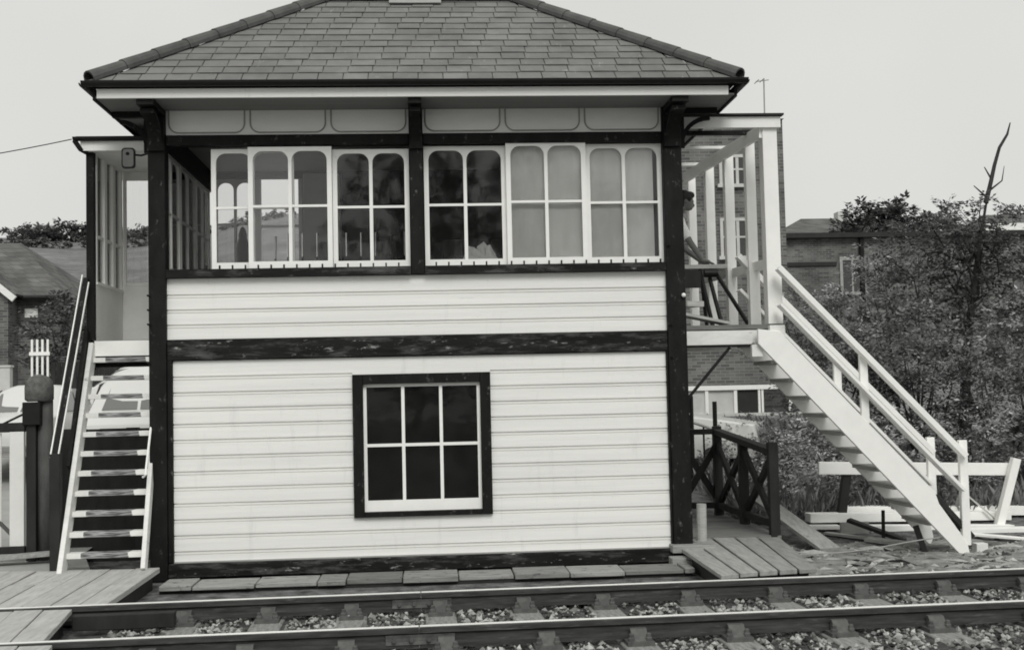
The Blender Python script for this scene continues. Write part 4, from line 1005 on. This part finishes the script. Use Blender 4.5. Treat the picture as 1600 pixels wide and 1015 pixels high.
for sg in (-1, 1): capsule_chain(s_, [hip+Vector((0,sg*.09,-.04)), Vector((2.88,HY+sg*.11,PL+.49)), Vector((2.85,HY+sg*.11,PL+.10))], [.10,.075,.065])
remesh(s_.build('trousers', M['trouser'], man), .014)
s_ = MB(); s_.ball(hd_+Vector((-.022,0,.034)), (.104,.092,.104)); s_.ball(hd_+Vector((.045,0,.068)), (.072,.078,.05)); s_.ball(hd_+Vector((.088,0,-.080)), (.012,.03,.008)); s_.ball(hd_+Vector((-.06,0,-.04)), (.06,.075,.07))
for sg in (-1,1): s_.ball(hd_+Vector((.02,sg*.07,.03)), (.05,.022,.05))
remesh(s_.build('hair', M['hair'], man), .010)

# dark fence with cross braces beside the boardwalk
xf = thing('cross_braced_fence', 'low dark timber fence with cross braces beside the boardwalk', 'fence')
pA, pB, pC = Vector((3.86,13.66,0)), Vector((3.78,16.0,0)), Vector((2.78,16.05,0))
for p_, h in ((pA,1.04),(pB,1.16),(pC,1.04),(pA.lerp(pB,.5),.98)): MB().box(p_.x-.055,p_.x+.055,p_.y-.05,p_.y+.05,-.1,h).build('post', M['wood_dark'], xf, bevel=.004)
def xpanel(a, b):
    u = Vector((0,0,1)); tz = lambda p: .93+.16*min(1, (p.y-13.66)/2.34)
    MB().bar(a+u*tz(a), b+u*tz(b), .12, .07).build('top_rail', M['wood_dark'], xf); MB().bar(a+u*.12, b+u*.12, .06, .08).build('bottom_rail', M['wood_dark'], xf)
    MB().bar(a+u*.14, b+u*.93, .05, .085).build('brace', M['wood_dark'], xf); MB().bar(a+u*.93+Vector((.03,.03,0)), b+u*.14+Vector((.03,.03,0)), .05, .085).build('brace', M['wood_dark'], xf)
xpanel(pA, pA.lerp(pB,.5)); xpanel(pA.lerp(pB,.5), pB); xpanel(pC, pC.lerp(pB,.5)); xpanel(pC.lerp(pB,.5), pB)
rebase(xf, (3.8, 15, -.1))
mb = MB().tube([(2.95,13.34,-.02),(2.955,13.34,.40)], .055, 12); tag(mb.build('stub_post', M['wood_pale']), 'short pale stub post at the foot of the right corner post', 'post')
mr_ = thing('metal_railing', 'thin metal railing behind the dark cross braced fence', 'railing')
for (x, z) in ((3.92,1.55),(4.28,1.46)): MB().tube([(x,18.2,.1),(x,18.2,z)], .035, 8).build('post', M['black_iron'], mr_)
MB().tube([(3.2,18.2,1.24),(3.92,18.2,1.28)], .022, 8).build('rail', M['lead'], mr_); MB().tube([(3.92,18.2,1.16),(4.28,18.2,1.03)], .022, 8).build('rail', M['lead'], mr_)
MB().tube([(4.1,18.2,.4),(4.1,18.2,1.09)], .016, 6).build('rail', M['black_iron'], mr_)
rebase(mr_, (4.0,18.2,.1))

# timbers and debris on the right
def board(name, label, a, b, w_, h, m='white_rail', group=None, cat='board'):
    return tag(MB().bar(a, b, w_, h).build(name, M[m], bevel=.004), label, cat, group)
wt = thing('trestle_barrier', 'long white barrier plank carried on slanting legs behind the right staircase', 'barrier')
MB().bar((4.82,15.0,.64),(7.30,15.0,.56), .05, .155).build('plank', M['white_rail'], wt, bevel=.004)
MB().bar((7.02,14.93,-.32),(7.32,14.9,.70), .10, .10, (0,1,0)).build('leg', M['white_rail'], wt, bevel=.004)
MB().bar((5.08,15.08,-.2),(5.20,15.05,.60), .10, .09, (0,1,0)).build('leg', M['wood_dark'], wt)
MB().tube([(6.45,15.05,.5),(7.05,14.98,-.05)], .012, 6).build('stay', M['chrome'], wt)
rebase(wt, (6, 15, -.2))
G_ = 'white boards stacked on the ground behind the right staircase'
board('stacked_board', 'topmost long white board of the pile behind the right staircase', (4.66,15.0,.03),(7.3,15.15,-.03), .2, .11, group=G_)
board('stacked_board', 'long white board with a clean edge second in the pile behind the right staircase', (5.2,15.3,.07),(7.9,15.35,.0), .2, .12, group=G_)
board('stacked_board', 'lower white board nearest the boardwalk end of the pile', (4.60,14.85,-.07),(5.0,14.85,-.08), .14, .05, group=G_)
board('stacked_board', 'wide white board lying lowest in the pile', (5.35,14.75,-.10),(7.2,14.85,-.16), .16, .09, group=G_)
board('stacked_board', 'white board lying at the right edge of the pile', (6.2,14.55,-.15),(8.0,14.5,-.17), .2, .1, group=G_)
board('stacked_board', 'split white board slanting toward the thin stake', (6.25,14.2,-.12),(7.3,13.7,-.2), .12, .03, group=G_)
board('leaning_plank', 'broad grey plank propped against the end of the dark fence', (4.05,14.9,.28),(4.42,13.45,-.16), .26, .045, 'wood_grey', cat='plank')
board('loose_plank', 'grey plank lying on the dirt below the staircase', (5.05,14.0,-.13),(5.6,13.5,-.17), .2, .04, 'wood_grey', cat='plank')
board('loose_plank', 'dark plank tilted on the debris by the thin iron stake', (4.95,14.35,.06),(5.5,14.0,-.16), .16, .04, 'wood_dark', cat='plank')
board('loose_plank', 'short grey offcut on the dirt near the staircase foot', (5.3,13.3,-.17),(5.75,13.45,-.17), .14, .04, 'wood_grey_x', cat='plank')
board('loose_plank', 'pale offcut lying among the debris under the barrier plank', (4.75,14.6,-.12),(5.15,14.2,-.15), .1, .03, 'wood_pale', cat='plank')
tag(MB().box(4.95,5.3,14.62,14.66,-.18,.0).build('grey_sheet', M['lead']), 'grey sheet standing against the pile of white boards', 'sheet')
for (x, y, h, lab, m) in ((6.62,13.2,.30,'thin pale iron stake standing at the right edge of the picture','lead'),(5.24,14.0,.20,'thin dark iron stake standing in the debris under the staircase','wood_dark')):
    tag(MB().tube([(x,y,-.25),(x+.01,y,h)], .022, 8).build('iron_stake', M[m]), lab, 'stake')
pts = [(3.9,12.9,-.13)] + [(3.9+.24*k,12.9+.02*k,-.12+.012*k-.03*math.sin(k*.7)) for k in range(1,9)]
tag(MB().tube(pts, .007, 6).build('signal_wire', M['lead']), 'thin pale signal wire stretched over the dirt toward the staircase foot', 'wire')
rb = MB(); r = random.Random(21)
for i in range(4200):
    X = r.uniform(3.4, 8.2); Y = 11.35 + (r.random()**1.3)*3.6; z = -.205; s = r.choice((.014,.02,.03,.045))*r.uniform(.7,1.2)
    if X < 3.9 and Y < 13.7 and X < 3.55+(Y-11.1)*.14: continue
    e = Matrix.Rotation(r.uniform(0,6.28), 3, 'Z') @ Matrix.Rotation(r.uniform(0,3), 3, 'X'); l_ = r.choice((.7,1,1.3,2.6,4.5))
    rb.add([Vector((X,Y,z+s*.4)) + e @ Vector((v[0]*s*l_, v[1]*s*.8, v[2]*s*.5)) for v in OCT], OF)
tag(rb.build('rubble', M['stone']), 'stones and splinters scattered over the dirt beside the track', 'rubble', kind='stuff')
gd = MB(); n_ = 24; vs = [(3.3+5.5*i/n_, 11.25+3.3*j/10, -.185+.03*math.sin(i*1.3+j)*math.sin(j*2.1)) for j in range(11) for i in range(n_+1)]
gd.add(vs, [(j*(n_+1)+i, j*(n_+1)+i+1, (j+1)*(n_+1)+i+1, (j+1)*(n_+1)+i) for j in range(10) for i in range(n_)])
tag(gd.build('dirt_ground', M['rubble'], smooth=True), kind='structure')

# right background buildings
bh = thing('brick_house', 'two storey brick house with white sash windows behind the raised landing', 'house', loc=(6,31,1.3))
O_ = Vector((6,31,1.3))
def bp_(mb, name, m, par=None, **k):
    mb.v = [tuple(Vector(v)-O_) for v in mb.v]; return mb.build(name, M[m], par or bh, **k)
bp_(MB().box(.5,8.42,28,36,1.0,7.95), 'wall', 'brick_r')
bp_(MB().add([(.3,27.9,7.954),(8.44,27.9,7.954),(8.44,36.2,7.954),(.3,36.2,7.954),(4.5,32,8.0)], [(0,1,4),(1,2,4),(2,3,4),(3,0,4),(3,2,1,0)]), 'roof', 'tile')
for (x0, x1, z0, z1) in ((6.86,7.62,6.42,7.12),(6.84,7.58,4.72,5.62)):
    wf = MB(); wf.box(x0,x0+.07,27.94,27.995,z0,z1).box(x1-.07,x1,27.94,27.995,z0,z1).box(x0+.07,x1-.07,27.945,27.995,z1-.07,z1).box(x0-.05,x1+.05,27.9,27.995,z0-.08,z0).box(x0+.07,x1-.07,27.95,27.99,(z0+z1)/2-.02,(z0+z1)/2+.02)
    xm = (x0+x1)/2+.05; wf.box(xm-.035,xm+.035,27.952,27.99,z0,z1-.07)
    wo = bp_(wf, 'window', 'render'); bp_(MB().box(x0+.07,x1-.07,27.965,27.98,z0,z1-.07), 'glass', 'darkglass', wo)
ae = MB().tube([(8.28,29,7.6),(8.30,29,9.2)], .018, 6).tube([(8.1,29,9.12),(8.42,29,9.16)], .012, 5).tube([(8.12,28.8,9.12),(8.12,29.2,9.12)], .010, 5).tube([(8.24,28.85,9.14),(8.24,29.15,9.14)], .010, 5)
tag(ae.build('roof_aerial', M['lead']), 'thin aerial pole standing above the fascia of the raised landing', 'aerial')
lb = thing('low_brick_building', 'long low brick building with a flat dark roof behind the trees', 'building', loc=(18,45,2.4))
O2 = Vector((18,45,2.4))
def lp_(mb, name, m, par=None):
    mb.v = [tuple(Vector(v)-O2) for v in mb.v]; return mb.build(name, M[m], par or lb)
lp_(MB().box(10,22.5,42,50,2.0,6.82), 'wall', 'brick_r'); lp_(MB().box(9.8,22.7,41.7,50.2,6.82,6.99), 'flat_roof', 'roofing')
lp_(MB().tube([(15.3,41.9,6.8),(15.3,41.9,3)], .09, 8), 'drainpipe', 'black_iron'); lp_(MB().box(10.1,14.4,41.93,41.99,5.85,5.98), 'string_course', 'roofing')
x0 = 14.5
wf = MB().box(x0,x0+.10,41.9,41.995,4.9,6.15).box(x0+.85,x0+.95,41.9,41.995,4.9,6.15).box(x0+.1,x0+.85,41.91,41.995,6.03,6.15).box(x0-.1,x0+1.05,41.88,41.995,4.8,4.9).box(x0+.42,x0+.48,41.92,41.99,4.9,6.03)
wo = lp_(wf, 'window', 'lead'); lp_(MB().box(x0+.1,x0+.85,41.94,41.96,4.9,6.03), 'glass', 'darkglass', wo)
fr_ = thing('far_house', 'distant house roof with a chimney rising behind the flat roofed building', 'house', loc=(18,70,4))
O3 = Vector((18,70,4))
def fp_(mb, name, m, par=None):
    mb.v = [tuple(Vector(v)-O3) for v in mb.v]; return mb.build(name, M[m], par or fr_)
fp_(MB().box(20.3,27,68,76,3,10.2), 'wall', 'render'); fp_(MB().add([(20,67.6,10.2),(27.3,67.6,10.2),(27.3,76.4,10.2),(20,76.4,10.2),(22.6,72,11.7),(25.0,72,11.7)], [(0,1,5,4),(1,2,5),(2,3,4,5),(3,0,4),(3,2,1,0)]), 'roof', 'tile')
fp_(MB().box(24.4,25.1,70.5,71.3,10.7,11.9), 'chimney', 'render')
rh = thing('white_windowed_house', 'brick house with white window bars at the right edge behind the tree', 'house', loc=(25.7,48,2.6))
O4 = Vector((27,48,2.6))
def rp_(mb, name, m, par=None):
    mb.v = [tuple(Vector(v)-O4) for v in mb.v]; return mb.build(name, M[m], par or rh)
rp_(MB().box(23.2,32,46,54,2,7.3), 'wall', 'brick_r'); rp_(MB().add([(22.9,45.6,7.3),(32.3,45.6,7.3),(32.3,54.4,7.3),(22.9,54.4,7.3),(25,50,8.7),(30,50,8.7)], [(0,1,5,4),(1,2,5),(2,3,4,5),(3,0,4),(3,2,1,0)]), 'roof', 'tile')
rp_(MB().box(22.9,32,45.55,45.6,7.32,7.75), 'fascia', 'white')
for x0 in (22.0, 23.5, 24.6):
    x0 += 1.3
    wf = MB().box(x0,x0+.1,45.9,45.995,5.0,6.5).box(x0+.8,x0+.9,45.9,45.995,5.0,6.5).box(x0+.1,x0+.8,45.91,45.995,6.4,6.5).box(x0+.1,x0+.8,45.91,45.995,5.0,5.1).box(x0+.42,x0+.48,45.92,45.99,5.1,6.4)
    wo = rp_(wf, 'window', 'white_rail'); rp_(MB().box(x0+.1,x0+.8,45.95,45.97,5.1,6.4), 'glass', 'darkglass', wo)
# pale greenhouse below the brick house
gh = thing('low_greenhouse', 'low pale glazed greenhouse standing at the foot of the brick house', 'greenhouse')
MB().box(5.3,8.62,26.8,26.95,.6,1.08).build('base_wall', M['render'], gh)
mb = MB()
for x in (6.1,6.75,7.3,7.35,8.0,8.55): mb.box(x,x+.07,26.8,26.88,1.08,1.62)
mb.box(5.3,8.62,26.78,26.9,1.60,1.70); mb.build('glazing_bars', M['white_rail'], gh)
MB().box(5.3,6.75,26.85,26.87,1.08,1.6).build('panel', M['render'], gh); MB().box(6.85,7.3,26.85,26.87,.9,1.6).build('doorway', M['darkglass'], gh); MB().box(7.42,8.6,26.86,26.865,1.08,1.6).build('glass', M['glass_dirty'], gh)
rebase(gh, (7,27.3,.6))

# trees and shrubs on the right
tree('dead_topped_tree', 'tall tree with a bare dead top branch right of the staircase', (8.85,20,.3),
     [(8.85,20,.3),(8.97,20,1.1),(9.05,20,2.2),(9.2,20,3.1),(9.35,20,4.0),(9.52,20,4.75)], .115,
     [((8.3,19.9,4.05),(.8,.7,.4),.13),((9.1,20.1,4.1),(.9,.8,.45),.17),((9.9,20,4.05),(.8,.7,.4),.13),((8.0,20,3.5),(.8,.7,.4),.10),
      ((9.0,20.2,3.4),(1.0,.8,.4),.13),((10.1,20,3.4),(.8,.7,.4),.12),((8.6,20,2.8),(.9,.7,.35),.08),((9.7,19.9,2.8),(.9,.7,.35),.08),((9.45,20,4.6),(.35,.4,.25),.03),((8.85,20,4.6),(.3,.4,.2),.02)], 9500, .040, 61, 'leaf_dark', 30)
db = MB().tube([(9.50,20,4.70),(9.60,20,5.05),(9.68,20,5.35),(9.78,20,5.65),(9.93,20,5.88),(9.99,20,6.08)], [.042,.038,.033,.028,.022,.010], 8)
db.tube([(9.62,20,5.1),(9.50,20,5.32)], [.02,.008], 5); db.tube([(9.55,20,4.9),(9.85,20.1,5.1),(9.90,20.1,5.35)], [.022,.012,.005], 5); db.tube([(9.52,20,4.8),(9.3,20,5.0)], [.02,.008], 5)
dbo = db.build('dead_branch', M['bark'], [o for o in bpy.data.objects if o.name == 'dead_topped_tree'][0]); dbo.location = -Vector((8.85,20,.3))
tree('spreading_fir', 'dark bristly tree standing above the flat roofed building', (20.2,53,3.3), [(20.2,53,3.3),(20.2,53,6),(20.2,53,9.6)], .2,
     [((20.2,53,8.3),(2.0,1.3,.9),.45),((19.4,53,9.2),(.7,.7,.6),.12),((20.3,53,9.3),(.8,.8,.7),.15),((21.2,53,9.2),(.6,.7,.7),.12),((21.9,53,8.5),(.7,.8,.6),.1),((18.6,53,8.4),(.6,.8,.6),.1)], 5000, .12, 62, 'leaf_dark', 22)
tree('bushy_tree', 'leafy tree behind the flat roof left of the dead topped tree', (22.6,53,3), [(22.6,53,3),(22.6,53,5.5),(22.6,53,8)], .18,
     [((22.5,53,8.2),(1.2,1.2,.7),.35),((24.0,53,8.0),(1.2,1.2,.7),.35),((23.2,53,8.9),(.6,.8,.35),.1),((21.9,53,7.4),(1.2,1,.8),.2)], 4500, .11, 63, 'leaf', 10)
tree('far_garden_tree', 'small garden tree by the right edge above the white windowed house', (31.3,62,4), [(31.3,62,4),(31.4,62,7),(31.4,62,10)], .18,
     [((31.4,62,10.0),(1.6,1.4,.9),.6),((30.2,62,9.6),(1.0,1.2,.6),.4)], 2500, .14, 64, 'leaf', 8)
GS = 'shrubs behind the right staircase'
SH = [
 ((6.9,21.5,2.5),(1.1,1.0,.9),'leaf','tall grey green shrub just right of the landing post'),
 ((8.8,22.0,3.35),(1.25,1.0,1.0),'leaf_pale','tall pale shrub in front of the flat roofed building'),
 ((7.9,19.5,2.1),(1.1,.9,.9),'leaf','middle shrub beside the upper stair handrail'),
 ((6.6,19.6,1.8),(.9,.8,.9),'leaf_dark','dark shrub behind the upper half of the stair rails'),
 ((7.6,18.2,1.5),(1.0,.8,.8),'leaf_dark','dark shrub behind the middle of the stair rails'),
 ((9.9,19.0,2.4),(1.1,.9,.9),'leaf_pale','pale shrub right of the dead topped tree trunk'),
 ((10.6,20.8,3.0),(1.2,1.0,1.0),'leaf','tall shrub by the right edge beneath the white windowed house'),
 ((8.5,17.6,1.5),(.9,.7,.8),'leaf','leafy shrub at the base of the dead topped tree'),
 ((9.3,17.2,1.3),(1.1,.8,.8),'leaf_dark','dark shrub above the slanting white barrier leg'),
 ((7.4,16.6,.55),(1.1,.6,.7),'leaf_pale','low pale shrub just behind the white barrier plank'),
 ((8.7,16.4,.5),(1.1,.6,.7),'leaf','low shrub behind the right end of the barrier plank'),
 ((6.0,17.6,.65),(.95,.8,.65),'leaf_pale','pale shrub under the staircase beside the metal railing'),
 ((5.3,18.9,.65),(1.0,.8,.5),'leaf','rounded shrub under the top of the staircase'),
 ((4.9,16.4,.30),(.8,.6,.55),'leaf_pale','low pale shrub between the dark fence and the barrier plank'),
 ((6.1,15.9,.15),(.9,.45,.5),'leaf_dark','low dark shrub in shade under the staircase'),
]
for k, (c, rad, m, lab) in enumerate(SH):
    shrub('shrub', lab, c, rad, int(5200*rad[0]*rad[2])+900, .034 if c[1] < 19 else .040, 100+k, m, group=GS, lump=13)
ug = MB(); r = random.Random(77)
for i in range(16000):
    X = r.uniform(3.9, 11.5); Y = 15.3 + 9*r.random()**1.6; z = hz(X, Y); h = r.uniform(.08,.42)
    a = r.uniform(0,6.28); dx, dy = math.cos(a), math.sin(a); lx, ly = r.uniform(-.12,.12), r.uniform(-.12,.12); w_ = r.uniform(.012,.035)
    ug.add([(X-dx*w_,Y-dy*w_,z-.02),(X+dx*w_,Y+dy*w_,z-.02),(X+lx+dx*w_*.8,Y+ly+dy*w_*.8,z+h*.7),(X+lx*1.7,Y+ly*1.7,z+h)], [(0,1,2,3)])
tag(ug.build('undergrowth', M['grass']), 'rough grass and weeds growing between the shrubs', 'undergrowth', kind='stuff')

# trees on the other side of the line, seen as reflections in the upper panes
tree('tall_conifer', 'tall dark conifer across the line mirrored in the upper window panes', (-.6,-30,-.2), [(-.6,-30,-.2),(-.5,-30,8),(-.5,-30,18)], .3,
     [((-.6,-30,3.5),(4.2,2,3),.3),((-.5,-30,8),(3.6,2,3.2),.3),((-.5,-30,12.5),(2.6,1.6,3),.25),((-.5,-30,16.5),(1.2,1,2.2),.15)], 9000, .2, 71, 'leaf_dark', 26)
tree('broad_tree', 'broad dark tree across the line mirrored in the panes beside the blinds', (5.2,-31,-.2), [(5.2,-31,-.2),(5.3,-31,6),(5.3,-31,11)], .3,
     [((5.2,-31,5),(3.4,2,3.4),.4),((4.2,-31,10),(3.0,2,3),.3),((7,-31,9.5),(2.8,2,2.8),.3)], 8000, .2, 72, 'leaf_dark', 20)
